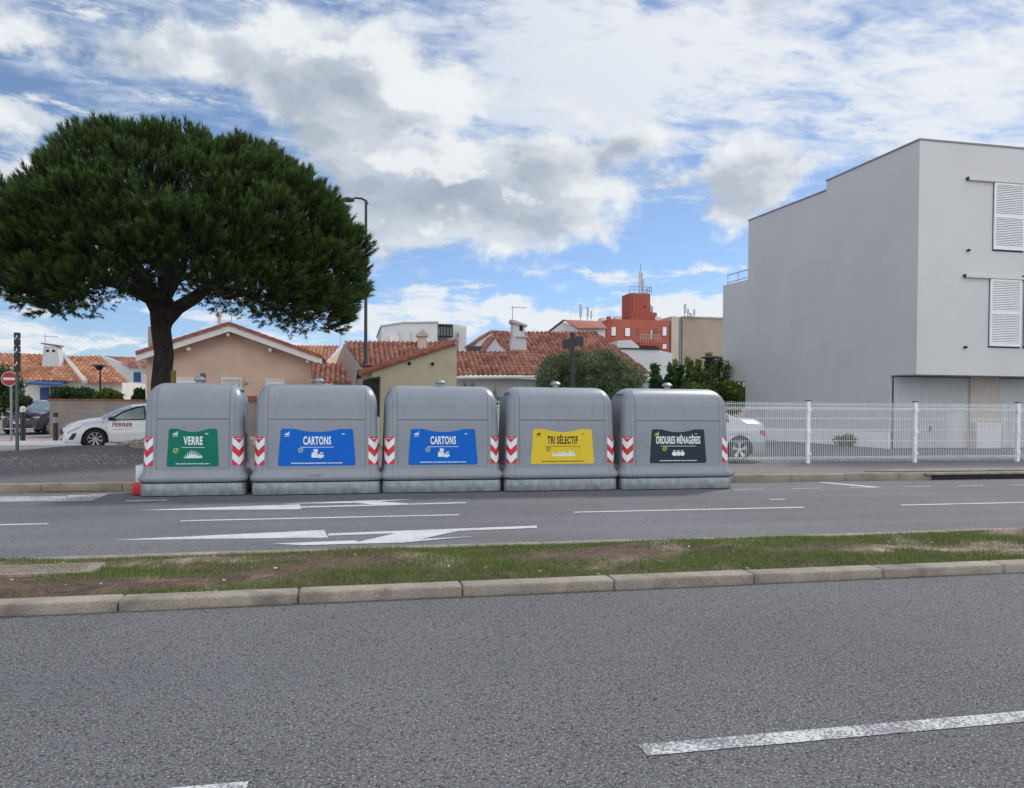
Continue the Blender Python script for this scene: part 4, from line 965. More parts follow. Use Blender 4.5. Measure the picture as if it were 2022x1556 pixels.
# --- beige block
Y=90.4; t=T('beige_block','tall blank beige block seen between the red block and the grey house','building',(42,Y,0))
xa,xb,xc,xd=[W(u,640,Y).x for u in (1323,1337,1348,1440)]; zt=W(1340,626,Y).z
O('wall',MB().box(xc,xd+3,Y,Y+16,0,zt-.1),'beige',t); O('corner_wall',MB().box(xa,xb,Y-.5,Y+16,0,zt),'beige_l',t)
q=MB().box(xb,xc,Y+.3,Y+1,0,zt)
for k in range(4): q.box(xb+.1+k*.2,xb+.2+k*.2,Y+.12,Y+.3,0,zt)
O('pipe_shaft',q,'grey_metal',t); O('parapet',MB().box(xc,xd+3,Y-.1,Y+16,zt-.1,zt+.12),'chimney_grey',t)
# --- white house with brown roof
Y=70.; t=T('brown_roof_house','white house with low brown tiled roof left of the red block','house',(24,Y,0))
a=W(1083,656,Y);b=W(1112,633,Y);c=W(1142,650,Y-2); 
O('wall',MB().ext([(a.x,Y+1,0),(a.x,Y+1,a.z-.2),(b.x,Y,b.z-.15),(c.x,Y-2,W(1142,646,Y-2).z),(c.x,Y-2,0)],(1,6,0)),'white_far',t)
d=W(1197,646,Y-2); O('front_wall',MB().box(c.x,d.x-.1,Y-2,Y+2,0,W(1160,647,Y-2).z),'white_far',t)
e1=W(1143,649,Y-2.4); e2=W(1197,648,Y-2.4)
q=MB().add([W(1112,631,Y),W(1186,634,Y+4),W(1199,648,Y-2.4),W(1141,648,Y-2.4)],[(0,1,2,3)]); q.ext([W(1141,649.5,Y-2.4),W(1199,649.5,Y-2.4),W(1199,647.5,Y-2.4),W(1141,647.5,Y-2.4)],(0,.3,0)); q.ext([W(1080,657,Y+.9),W(1112,632.5,Y-.1),W(1112,630.5,Y-.1),W(1080,655,Y+.9)],(.3,.6,0)); q.ext([W(1112,632.5,Y-.1),W(1141,649.5,Y-2.4),W(1141,647.5,Y-2.4),W(1112,630.5,Y-.1)],(.3,.3,0))
O('roof',q,'terracotta',t)
win(t,1162,1179,651,659,Y-2,frame='rail',pane='glass',fw=.08)
# --- low white block
Y=58.; t=T('low_white_block','low white block with thin dark coping in front of the red block','building',(22,Y,0))
a=W(1215,689,Y); b=W(1301,690,Y); c=W(1328,693,Y+3)
O('wall',MB().box(a.x,b.x,Y,Y+9,0,a.z),'wall_white',t)
O('side_wall',MB().slab([(b.x+.005,Y+.02),(c.x,Y+3),(c.x,Y+9),(b.x+.005,Y+9)],0,a.z-.02),'wall_white',t)
q=MB().box(a.x-.1,b.x+.1,Y-.12,Y+9,a.z,a.z+.10)
n=16
for k in range(n): x=W(1262,680,Y).x+(b.x-W(1262,680,Y).x)*k/n; q.box(x,x+.12,Y-.1,Y,a.z+.10,a.z+.20)
O('coping',q,'trim_black',t)
d=W(1219,673,Y+4); e_=W(1246,671,Y+4); f_=W(1262,684,Y+4)
O('upper_room',MB().prism([(d.x,a.z),(f_.x,a.z),(f_.x,f_.z),(e_.x,e_.z),(d.x,d.z)],Y+4,Y+9),'wall_white',t)
# --- far left houses
Y=52.; t=T('orange_roof_house','house with long orange tiled roof and blue door at the far left','house',(-16,Y,0))
roofed(t,W(-60,749,Y),W(161,753,Y),W(-60,697,Y+4),W(117,701,Y+4),ma='tile_orange',per=.28,row=.42)
roofed(t,W(163,757,Y-.3),W(255,755,Y-.3),W(121,704,Y+4.2),W(200,709,Y+4.2),ma='tile_orange',per=.28,row=.42)
q=MB()
for a,b in ((W(118,702,Y+4),W(163,757,Y-.4)),):
    q.ext([a,b,b+Vector((.28,0,0)),a+Vector((.28,0,0))],(0,-.02,.20))
O('party_wall_cap',q,'pinkish',t)
O('wall',MB().box(W(-60,760,Y+.5).x,W(241,760,Y+.5).x,Y+.5,Y+7,0,W(100,752,Y+.5).z),'cream',t)
c=W(105,716,Y+2.2); zt=W(104,684,Y+2.2).z
q=MB().add([(c.x-.1-.5,Y+2.,c.z-.6),(c.x+.5,Y+2.,c.z-.6),(c.x+.3,Y+2.,zt),(c.x-.48,Y+2.,zt),(c.x-.6,Y+2.8,c.z-.6),(c.x+.5,Y+2.8,c.z-.6),(c.x+.3,Y+2.8,zt),(c.x-.48,Y+2.8,zt)],[(0,1,2,3),(1,5,6,2),(5,4,7,6),(4,0,3,7),(3,2,6,7),(0,4,5,1)])
ch=O('chimney',q,'white_far',t); O('chimney_cap',MB().ext([(c.x-.6,Y+1.9,zt+.12),(c.x+.42,Y+1.9,zt),(c.x+.42,Y+1.9,zt+.08),(c.x-.6,Y+1.9,zt+.20)],(0,1,0)),'verge',ch)
q=MB()
for dx in (-.25,.1): q.lathe([(0,Y+1.99),(.09,Y+1.99),(.09,Y+2.02)],(c.x+dx,0,zt-.30),12,'y')
O('smoke_opening',q,'black_gap',ch)
a=W(79,765,Y+.4); b=W(95,800,Y+.4); O('door',MB().box(a.x,b.x,Y+.38,Y+.5,.1,a.z),'blue_wood',t)
a=W(54,757,Y-1); b=W(116,762,Y-1); O('awning',MB().ext([(a.x,Y-1,a.z-.08),(b.x,Y-1,b.z),(b.x,Y-1,b.z+.12),(a.x,Y-1,a.z+.05)],(0,1.5,.2)),'blue_wood',t)
O('blue_panel',MB().box(W(100,765,Y+.45).x,W(116,765,Y+.45).x,Y+.43,Y+.49,W(100,790,Y+.45).z,W(100,764,Y+.45).z),'blue_wood',t)  # flat panel in the same blue as the door
Y=62.; t=T('white_shutter_house','white house with one blue shuttered window left of the pine trunk','house',(-17,Y,0))
q=MB().ext([W(205,800,Y+2),W(198,707,Y+2),W(205,704,Y+2),W(255,722,Y),W(255,800,Y)],(0,6,0)); O('gable_wall',q,'white_far',t)
O('wall',MB().box(W(255,720,Y).x,W(300,720,Y).x,Y+.01,Y+6,0,W(255,723,Y).z),'white_far',t)
roofed(t,W(250,724,Y-.4),W(300,726,Y-.4),W(205,704,Y+4),W(290,705,Y+4),ma='tile',per=.28,row=.42)
win(t,264,278,735,754,Y,frame='blue_wood',pane='blue_wood',fw=.05,nm='shuttered_window')
# boundary wall
Y=34.6; t=T('boundary_wall','weathered concrete boundary wall with a terracotta cap behind the white car','wall',(-7,Y,0))
x0=W(98,800,Y).x; x1=W(700,800,Y).x; zt=W(200,791,Y).z
O('wall',MB().box(x0,x1,Y,Y+.2,0,zt).box(x0,x0+.2,Y+.2,Y+3.,0,zt),'conc_wall',t)
q=MB(); x=x0-.05
while x<x1: q.box(x,x+.385,Y-.05,Y+.25,zt,zt+.055); x+=.4
O('coping_tiles',q,'terracotta',t,bevel=.008,weld=False)
q=MB(); x=x0+.5
while x<x1: q.box(x-.008,x+.008,Y-.004,Y+.01,.1,zt); x+=1.02
O('panel_joint',q,'chimney_grey',t,weld=False)
a=W(483,792,Y); b=W(499,782,Y); O('raised_pier',MB().box(a.x,a.x+.5,Y-.02,Y+.25,zt+.055,b.z),'terracotta',t,bevel=.01)
t=T('garden_wall','low pale garden wall at the far left beyond the side street','wall',(-24,46,0))
O('wall',MB().box(W(-60,810,44).x,W(30,810,44).x,44,44.2,0,W(10,817,44).z),'beige_l',t,bevel=.02)
# ============================================================ CARS  (local: +x nose, +y left, z up, origin under the rear bumper)
def make_car(name,label,loc,ang,L,HW,top,roof,belt,plan,wheels,wr,paintm,zb=.2,glass='glass',spokes=5,door=None,cat='car',sidewin=(),frontwin=None,rearwin=None,tumble=.28,doorline=()):
    t=T(name,label,cat,loc); t.rotation_euler=(0,0,ang)
    ip=lambda tab,x: lerp(tab,x)
    def zlow(x):
        z=zb
        for wx in wheels:
            d=(wr+.055)**2-(x-wx)**2
            if d>0: z=max(z,wr+math.sqrt(d))
        return z
    def shell(x,f,s,off=0.):
        "f 0..1 from the sill to the shoulder"
        zl=zlow(x); zt=min(ip(belt,x),ip(top,x)); z=zl+(zt-zl)*f; w=ip(plan,x)*HW
        h=(z-zb)/(zt-zb+1e-6); k=lerp([(0,.93),(.12,.975),(.45,1.),(.62,.985),(.7,.99),(.88,.965),(1,.93)],h)
        return (x,s*(w*k+off),z)
    def hood(x,g,off=0.):
        zt=min(ip(belt,x),ip(top,x)); w=ip(plan,x)*HW*.93; zc=ip(top,x)
        return (x,g*w,zt+max(0,zc-zt)*(1-g*g*g*g)+off+.02*(1-g*g))
    xr,xf=roof[0][0],roof[-1][0]
    def green(x,f,s,off=0.):
        b=ip(belt,x); r=max(b+.001,ip(roof,x)-.05); w=ip(plan,x)*HW*.93
        z=b+(r-b)*f; return (x,s*(w-(z-b)*tumble+off),z)
    def roofp(x,g,off=0.):
        _,w,z=green(x,1.,1); return (x,g*w,z+.05*(1-g*g)**.8+off)
    q=MB(); NXX=90
    for s in (-1,1): q.grid(lambda a,b:shell(a*L,b,s),NXX,12)
    q.grid(lambda a,b:hood(a*L,2*b-1),NXX,8)
    for s in (-1,1): q.grid(lambda a,b:green(xr+(xf-xr)*a,b,s),50,6)
    q.grid(lambda a,b:roofp(xr+(xf-xr)*a,2*b-1),50,8)
    for x in (0.,L):
        q.grid(lambda a,b:shell(x,b,1)[:1]+((2*a-1)*shell(x,b,1)[1],shell(x,b,1)[2]),6,8)
    O('body',q,paintm,t,local=True,smooth=True,sharp=40)
    q=MB(); q.box(.25,L-.25,-HW*.80,HW*.80,zb+.0,wr*2+.02); O('underbody',q,'trim_black',t,local=True)
    for (xa,xb,fa,fb) in sidewin:
        for s in (-1,1):
            q=MB(); q.grid(lambda a,b:green(xa+(xb-xa)*a,fa+(fb-fa)*b,s,.006),16,4); O('side_window',q,glass,t,local=True,smooth=True)
    for nm,w_ in (('windscreen',frontwin),('rear_window',rearwin)):
        if w_: q=MB(); q.grid(lambda a,b:roofp(w_[0]+(w_[1]-w_[0])*a,(2*b-1)*.90,.008),14,8); O(nm,q,glass if nm!='windscreen' else 'glass_light',t,local=True,smooth=True)
    if doorline:
        q=MB()
        for x in doorline:
            for s in (-1,1): q.grid(lambda a,b:shell(x+.008*a,.02+.96*b,s,.0025),1,12)
        O('door_seam',q,'trim_black',t,local=True,weld=False)
    for wx in wheels:
        for s in (-1,1):
            y=s*(HW*ip(plan,wx)-.11)
            wv=MB().lathe([(wr*.66,-.10),(wr*.93,-.105),(wr,-.07),(wr,.07),(wr*.93,.105),(wr*.66,.10)],(wx,y,wr),28,'y')
            wo=O('wheel',wv,'tyre',t,local=True,smooth=True)
            rim=MB().lathe([(wr*.70,s*.095),(wr*.64,s*.10),(wr*.62,s*.07),(wr*.62,s*-.02)],(wx,y,wr),28,'y')
            for k in range(spokes):
                a=2*math.pi*k/spokes+.3
                for da in ((-.14,.14) if spokes<7 else (0,)):
                    ca,sa=math.cos(a+da),math.sin(a+da); c0,s0=math.cos(a),math.sin(a)
                    p0=Vector((wx+c0*.04,y+s*.075,wr+s0*.04)); p1=Vector((wx+ca*wr*.66,y+s*.088,wr+sa*wr*.66)); n_=Vector((-sa,0,ca))*.018
                    rim.add([p0-n_,p0+n_,p1+n_*1.3,p1-n_*1.3],[(0,1,2,3)])
            rim.lathe([(0,s*.085),(.05,s*.082),(.055,s*.06)],(wx,y,wr),12,'y')
            O('rim',rim,'alloy',wo,local=True,smooth=True,weld=False)
            O('brake_disc',MB().lathe([(0,0.),(wr*.62,0.)],(wx,y+s*.01,wr),20,'y'),'trim_black',wo,local=True)
            q=MB(); q.grid(lambda a,b:(wx+(wr+.055)*math.cos(math.pi*a),s*(HW*ip(plan,wx)*.975-.30*b),wr+(wr+.055)*math.sin(math.pi*a)),20,1); O('arch_liner',q,'trim_black',t,local=True)
    def patch(nm,xa,xb,fa,fb,ma,s=-1,off=.006,par=None,fx=None):
        q=MB(); g=fx or (lambda a,b:(xa+(xb-xa)*a,fa+(fb-fa)*b)); q.grid(lambda a,b:shell(*g(a,b),s,off),10,4); return O(nm,q,ma,par or t,local=True,smooth=True)
    return t,shell,hood,green,roofp,patch
# --- white hatchback, front door open, nose to the left
L=4.06; ang=math.pi+R(23)
top=[(0,.78),(.05,1.0),(.5,1.03),(2.9,.99),(3.25,.95),(3.6,.87),(3.85,.77),(4.0,.66),(4.06,.60)]
belt=[(0,.9),(.3,.98),(2.9,.92),(3.2,.90),(3.6,.81),(3.85,.72),(4.0,.62),(4.06,.56)]
roof=[(.02,1.05),(.35,1.36),(.9,1.44),(1.6,1.465),(2.0,1.43),(2.4,1.28),(3.0,.97),(3.05,.95)]
plan=[(0,.86),(.2,.96),(.8,1.),(3.1,1.),(3.5,.97),(3.8,.87),(3.97,.72),(4.06,.55)]
nose=W(117,850,27.0); d=Vector((math.cos(ang),math.sin(ang),0)); org=Vector((nose.x,nose.y,0))-d*(L-.05)
org.z=.03
wc=make_car('hatchback','white hatchback with red FERRER lettering and its front door open',(org.x,org.y+.35,org.z),ang,L,.885,top,roof,belt,plan,(.62,3.20),.325,'car_white',zb=.19,spokes=8,
   frontwin=(2.08,2.98),rearwin=(.06,.34),sidewin=((.75,1.62,.10,.92),),doorline=(1.68,))
t,shell,hood,green,roofp,patch=wc
# local y>0 (left flank) faces the camera because the nose points to -x
q=MB(); q.grid(lambda a,b:shell(1.72+1.10*a,.10+.86*b,1,.004),12,6); q.grid(lambda a,b:green(1.72+(1.1-.62*b)*a,.0+.93*b,1,.008),12,5); O('door_opening',q,'trim_black',t,local=True,smooth=True)
q=MB(); q.grid(lambda a,b:green(2.42+.42*a,.05+.5*b*(1-a),1,.009),6,3); O('quarter_trim',q,'trim_black',t,local=True)
# the open door, hinged at its front edge
dr=bpy.data.objects.new('door',None)
def doorpt(a,b,off=0.):
    p=Vector(shell(1.72+1.10*a,.04+.96*b,1,.012+off)); return p
th=R(-22); hinge=Vector((2.82,.885*.98,0))
def swing(p):
    p=Vector(p)-hinge; c,s_=math.cos(th),math.sin(th); return Vector((p.x*c-p.y*s_,p.x*s_+p.y*c,p.z))+hinge
q=MB(); q.grid(lambda a,b:swing(doorpt(a,b)),12,10); q.grid(lambda a,b:swing(doorpt(a,b,-.07)),12,10)
q.grid(lambda a,b:swing(doorpt(0,a,-.07*b)),10,1); q.grid(lambda a,b:swing(doorpt(1,a,-.07*b)),10,1); q.grid(lambda a,b:swing(doorpt(a,0,-.07*b)),12,1); q.grid(lambda a,b:swing(doorpt(a,1,-.07*b)),12,1)
door=O('door',q,'car_white',t,local=True,smooth=True,sharp=50)
q=MB()
def gp(x,f): return Vector(green(x,f,1,.01))
fr=[gp(1.73,0),gp(1.75,.5),gp(1.80,.95),gp(2.05,.93),gp(2.40,.90),gp(2.80,.06)]
q.path([swing(p) for p in fr],[.028]*6,6); q.path([swing(gp(1.73,0)),swing(gp(2.82,0))],[.02,.02],6); O('window_frame',q,'trim_black',door,local=True)
q=MB(); q.add([swing(p) for p in fr]+[],[(0,1,2,3,4,5)]); O('window_glass',q,'glass_light',door,local=True)
q=MB().add([swing(shell(1.86+.16*a,.80+.025*b,1,.045)) for a,b in ((0,0),(1,0),(1,1),(0,1))]+[swing(shell(1.86+.16*a,.80+.025*b,1,.015)) for a,b in ((0,0),(1,0),(1,1),(0,1))],[(0,1,2,3),(0,4,5,1),(1,5,6,2),(2,6,7,3),(3,7,4,0)]); O('handle',q,'car_white',door,local=True)
q=MB(); m0=swing(shell(2.70,1.0,1,.10)); blobmesh(q,(m0.x,m0.y,m0.z+.05),.10,.7,10,6); O('mirror',q,'trim_black',door,local=True,smooth=True)
# lettering runs nose-to-tail from left to right in the picture
def side_text(txt,xc,zc,width,h,ma,par,sw=True,nm='lettering'):
    tm=fit_text(txt,width,h,.03); g=MB(); vs=[]
    for p in tm.v:
        x=xc-p[0]; zl,zt=shell(x,0,1)[2],shell(x,1,1)[2]; P_=Vector(shell(x,(p[2]+zc-zl)/(zt-zl),1,.02)); vs.append(swing(P_) if sw else P_)
    g.add(vs,tm.f); return O(nm,g,ma,par,local=True,weld=False)
side_text('FERRER',2.40,.72,.60,.125,'red_text',door)
g=MB(); g.add([swing(shell(x,f,1,.018)) for x,f in ((2.68,.585),(2.15,.60),(2.15,.615),(2.68,.60))],[(0,1,2,3)]); O('underline',g,'red_text',door,local=True)
g=MB(); c=(2.98,.80)
g.add([shell(c[0]+.07,c[1],1,.006),shell(c[0],c[1]-.05,1,.006),shell(c[0]-.07,c[1]+.0,1,.006),shell(c[0]+.01,c[1]+.055,1,.006)],[(0,1,2,3)]); O('diamond_logo',g,'ochre',t,local=True)
g=MB()
for k in range(8): g.add([shell(c[0]+.11-k*.028,.67,1,.006),shell(c[0]+.09-k*.028,.67,1,.006),shell(c[0]+.09-k*.028,.69,1,.006),shell(c[0]+.11-k*.028,.69,1,.006)],[(0,1,2,3)])
O('logo_lettering',g,'trim_black',t,local=True,weld=False)
for s in (1,-1):
    patch('headlight',0,0,0,0,'lamp_glass',s,.006,fx=lambda a,b:(3.46+.50*a,.80+.04*(1-a)-.16*a+(.06+.12*a)*b))
    patch('fog_recess',0,0,0,0,'trim_black',s,.006,fx=lambda a,b:(3.70+.13*a+.10*(1-b),.22+.36*b))
q=MB(); fz=lambda z0,z1,w0,w1,x=L+.012:[(x,-w0,z0),(x,w0,z0),(x,w1,z1),(x,-w1,z1)]
g=O('grille',MB().add(fz(.44,.56,.40,.46),[(0,1,2,3)]).add([(L+.012,.44,.45),(L-.15,.68,.45),(L-.15,.68,.55),(L+.012,.47,.56)],[(0,1,2,3)]),'trim_black',t,local=True)
O('number_plate',MB().box(L+.005,L+.02,-.26,.26,.36,.43),'cream',t,local=True)
O('lower_grille',MB().add([(L+.006,.0,.22),(L-.06,.62,.21),(L-.16,.66,.32),(L+.006,.50,.33),(L+.006,0,.33)],[(0,1,2,3,4)]).add([(L+.006,.0,.22),(L-.06,-.62,.21),(L-.16,-.66,.32),(L+.006,-.50,.33),(L+.006,0,.33)],[(4,3,2,1,0)]),'trim_black',t,local=True)
q=MB()
for s in (1,-1): q.grid(lambda a,b:shell(.95+1.95*a,.005+.05*b,s,.01),12,1)
O('sill_trim',q,'trim_black',t,local=True)
# --- silver saloon behind the mesh fence
L=4.40; ang=math.pi+R(1.5)
top=[(0,.90),(.06,1.06),(.3,1.10),(.75,1.11),(3.1,1.0),(3.7,.92),(4.2,.75),(4.4,.6)]
belt=[(0,.84),(.1,.95),(.5,.99),(1.2,.99),(3.1,.95),(3.8,.84),(4.2,.7),(4.4,.55)]
roof=[(.62,1.04),(.95,1.20),(1.35,1.36),(1.7,1.42),(2.2,1.43),(2.6,1.36),(3.2,.98)]
plan=[(0,.72),(.05,.86),(.25,.96),(.8,1.),(3.2,1.),(3.9,.93),(4.4,.6)]
tail=W(1517,850,17.95); 
sv=make_car('saloon_car','silver saloon parked behind the mesh fence with a red tail light',(tail.x,18.75,PV-.004),ang,L,.86,top,roof,belt,plan,(.84,3.50),.315,'car_silver',zb=.2,
   frontwin=(2.62,3.15),rearwin=(.70,1.32),sidewin=((1.12,1.55,.08,.86),(1.6,2.2,.08,.9),(2.25,2.75,.08,.85)),doorline=(1.55,2.25))
t,shell,hood,green,roofp,patch=sv
for s in (1,-1):
    patch('tail_light',0,0,0,0,'tail_red',s,.008,fx=lambda a,b:(.025+.24*a,.60+.26*b*(1-.5*a)+.08*a))
q=MB()
for s in (1,-1): q.grid(lambda a,b:shell(.0+.48*a,.33+.05*b,s,.012),8,1)
O('bumper_line',q,'car_silver',t,local=True,smooth=True)
# --- dark crossover at the far left, nose to camera
L=4.2; ang=-math.pi/2-R(4)
top=[(0,.9),(.1,1.1),(3.0,1.10),(3.4,1.08),(3.8,1.02),(4.1,.90),(4.2,.75)]
belt=[(0,.9),(.2,1.02),(3.0,1.02),(3.5,.98),(3.9,.90),(4.1,.80),(4.2,.70)]
roof=[(.05,1.1),(.4,1.45),(1.2,1.58),(2.0,1.58),(2.4,1.5),(3.1,1.08)]
plan=[(0,.8),(.3,.97),(3.5,1.),(3.9,.95),(4.1,.86),(4.2,.78)]
c=W(72,830,40.5)
cr=make_car('crossover_car','dark grey crossover facing the camera beside the boundary wall at far left',(c.x+.35,42.6,.03),ang,L,.90,top,roof,belt,plan,(.7,3.4),.34,'car_dark',zb=.24,frontwin=(2.35,3.05),sidewin=((.5,1.4,.1,.9),(1.45,2.2,.1,.9)))
t,shell,hood,green,roofp,patch=cr
X=L+.01
O('grille',MB().add([(X,-.42,.62),(X,.42,.62),(X,.62,.74),(X,-.62,.74)],[(0,1,2,3)]),'trim_black',t,local=True)
O('grille_bar',MB().box(X,X+.02,-.5,.5,.70,.715).box(X,X+.02,-.42,.42,.645,.655),'alloy',t,local=True,weld=False)
O('badge',MB().add([(X+.03,0,.60),(X+.03,.06,.69),(X+.03,0,.78),(X+.03,-.06,.69)],[(0,1,2,3)]).add([(X+.035,0,.64),(X+.035,.03,.69),(X+.035,0,.74),(X+.035,-.03,.69)],[(0,1,2,3)]),['alloy'],t,local=True)
O('number_plate',MB().box(X,X+.02,-.26,.26,.50,.60),'cream',t,local=True)
O('lower_intake',MB().add([(X,-.55,.30),(X,.55,.30),(X,.5,.47),(X,-.5,.47)],[(0,1,2,3)]),'trim_black',t,local=True)
O('bumper_trim',MB().box(X,X+.02,-.62,.62,.26,.30),'alloy',t,local=True)
for s in (-1,1): O('headlight',MB().add([(X,s*.62,.76),(X-.1,s*.80,.74),(X-.1,s*.80,.84),(X,s*.50,.80)],[(0,1,2,3)]),'lamp_glass',t,local=True)
O('mirror',blobmesh(MB(),(2.9,.99,1.12),.10,.7,8,5),'trim_black',t,local=True,smooth=True); O('mirror',blobmesh(MB(),(2.9,-.99,1.12),.10,.7,8,5),'trim_black',t,local=True,smooth=True)
# ============================================================ STREET FURNITURE
# street lamp
Y=36.6; a=W(717,395,Y); b=W(722,725,Y)
t=T('street_lamp','tall black street lamp with curved arm rising behind the pine crown','street lamp',(b.x,Y,0))
O('pole',MB().path([(b.x,Y,0),(b.x,Y,3.5),(b.x,Y,3.55),(b.x-.02,Y,a.z)],[.13,.12,.085,.06],12),'black_metal',t,smooth=True)
O('arm',MB().path([W(727,403,Y),W(722,396,Y),W(714,392,Y),W(703,391,Y),W(693,393,Y)],[.04,.05,.05,.045,.04],8),'black_metal',t,smooth=True)
c=W(687,395,Y); O('lamp_head',MB().lathe([(0,c.z+.13),(.18,c.z+.10),(.30,c.z+.02),(.30,c.z-.03),(.22,c.z-.06),(0,c.z-.06)],(c.x,Y,0),20),'black_metal',t,smooth=True,sharp=50)
# direction signpost
Y=22.; a=W(1131,657,Y); b=W(1131,770,Y)
t=T('direction_signpost','black signpost with two dark finger panels before the round grey-green tree','signpost',(a.x,Y,PV))
O('post',MB().tube((a.x,Y,PV),(a.x,Y,a.z),.065,.065,14).lathe([(.068,a.z-.10),(.075,a.z-.1),(.075,a.z),(.0,a.z+.04)],(a.x,Y,0),14),'black_metal',t,smooth=True,sharp=50)
l0=W(1111,670,Y); l1=W(1128,691,Y); O('sign_panel',MB().ext([(l0.x,Y-.0,l1.z),(l1.x,Y-.05,l1.z+.05),(l1.x,Y-.05,l0.z+.04),(l0.x,Y,l0.z-.02)],(0,.03,0)),'black_metal',t,label='left facing dark finger panel')
l0=W(1136,664,Y); l1=W(1151,684,Y); O('sign_panel',MB().box(l0.x,l1.x,Y-.06,Y-.03,l1.z,l0.z).box(l0.x+.03,l1.x-.02,Y-.03,Y+.12,l1.z+.02,l0.z-.02),'black_metal',t)
# two disc-topped lanterns
for (u,v,vb,Y,lab) in ((1400,706,800,31.,'disc topped lantern poking out of the leafy trees by the grey house'),(196,722,790,43.,'disc topped black lantern in front of the orange tiled roof')):
    a=W(u,v,Y); b=W(u+2,vb,Y); t=T('lantern',lab,'street lamp',(b.x,Y,PV),'disc topped lanterns'); r=.34 if u>1000 else .40
    O('pole',MB().path([(b.x,Y,PV),(b.x,Y,a.z-.35),(a.x,Y,a.z-.05)],[.05,.045,.03],8),'black_metal',t)
    O('lamp_head',MB().lathe([(.0,a.z+.07),(r*.7,a.z+.05),(r,a.z),(r,a.z-.03),(r*.5,a.z-.05),(.12,a.z-.22),(0,a.z-.25)],(a.x,Y,0),18),'black_metal',t,smooth=True,sharp=50)
# tall slim sign column at left
Y=24.15; a=W(35,657,Y); b=W(34,890,Y)
t=T('sign_column','tall dark slim sign column seen edge on at the far left','sign column',(b.x,Y,PV))
O('post',MB().tube((b.x,Y,PV-.1),(a.x-.02,Y,a.z),.045,.045,12),'pole_green',t,smooth=True,sharp=50)
q=MB(); zt=a.z; zb_=W(35,735,Y).z
for k in range(6):
    z1=zt-(zt-zb_)*k/6; z0=zt-(zt-zb_)*(k+1)/6+.02; q.box(a.x-.065,a.x+.055,Y-.09,Y+.05,z0,z1)
O('sign_panel',q,'black_metal',t,weld=False)
q=MB()
for k in range(3):
    z1=zt-(zt-zb_)*(k*2+.3)/6; q.add([(a.x+.0,Y-.095,z1),(a.x+.04,Y-.095,z1-.06),(a.x-.04,Y-.095,z1-.16)],[(0,1,2)])
O('sign_mark',q,'litter',t,weld=False)
# no entry sign
Y=31.; c=W(18,748,Y); r=W(34,748,Y).x-c.x
t=T('no_entry_sign','round red no entry sign on a thin grey pole at far left','road sign',(c.x,Y,.03))
O('pole',MB().tube((c.x+.05,Y+.04,.03),(c.x+.05,Y+.04,c.z+.2),.04,.04,10),'grey_metal',t,smooth=True,sharp=50)
dsc=O('disc',MB().lathe([(0,Y),(r,Y),(r,Y+.02),(0,Y+.02)],(c.x,0,c.z),32,'y'),'lab_white',t)
O('red_face',MB().lathe([(0,Y-.003),(r*.93,Y-.003)],(c.x,0,c.z),32,'y'),'sign_red',dsc); O('white_bar',MB().box(c.x-r*.72,c.x+r*.72,Y-.012,Y-.006,c.z-r*.17,c.z+r*.17),'lab_white',dsc)
for i,(u,vt) in enumerate(((45,808),(110,815))):
    Y=29.75; b=W(u,872,Y); a=W(u,vt,Y)
    t=T('bollard',('brown bollard with white top between sign column and white car','plain brown bollard just left of the white car nose')[i],'bollard',(b.x,Y,PV),'bollards on the paved corner')
    O('post',MB().tube((b.x,Y,PV),(b.x,Y,a.z),.085,.075,14),'bollard',t,smooth=True,sharp=50)
    if i==0: O('cap',MB().lathe([(.08,a.z-.10),(.09,a.z-.1),(.09,a.z+.05),(.05,a.z+.10),(0,a.z+.11)],(b.x,Y,0),14),'litter',t,smooth=True)
    else: O('band',MB().lathe([(.085,a.z-.35),(.088,a.z-.35),(.088,a.z-.15),(.08,a.z-.15)],(b.x,Y,0),14),'grey_metal',t)
# crowd barrier
Y=33.6; a=W(141,812,Y); b=W(207,840,Y)
t=T('crowd_barrier','thin steel crowd barrier leaning against the concrete boundary wall','barrier',(a.x,Y,PV))
q=MB().path([(a.x,Y,PV+.05),(a.x,Y,a.z-.1),(a.x+.1,Y,a.z),(b.x-.1,Y,a.z),(b.x,Y,a.z-.1),(b.x,Y,PV+.05)],[.02]*6,6)
q.tube((a.x,Y,PV+.3),(b.x,Y,PV+.3),.015)
for k in range(1,14): x=a.x+(b.x-a.x)*k/14; q.tube((x,Y,PV+.3),(x,Y,a.z-.02),.008,.008,4)
O('frame',q,'grey_metal',t,weld=False)
c=((a.x+b.x)/2,Y-.03,a.z-.32); q=MB()
for k in range(16):
    p=[(c[0]+.36*math.cos(2*math.pi*j/16),c[1],c[2]+.30*math.sin(2*math.pi*j/16)) for j in (k,k+1)]; q.tube(p[0],p[1],.015,.015,5)
O('hoop',q,'grey_metal',t,weld=False)
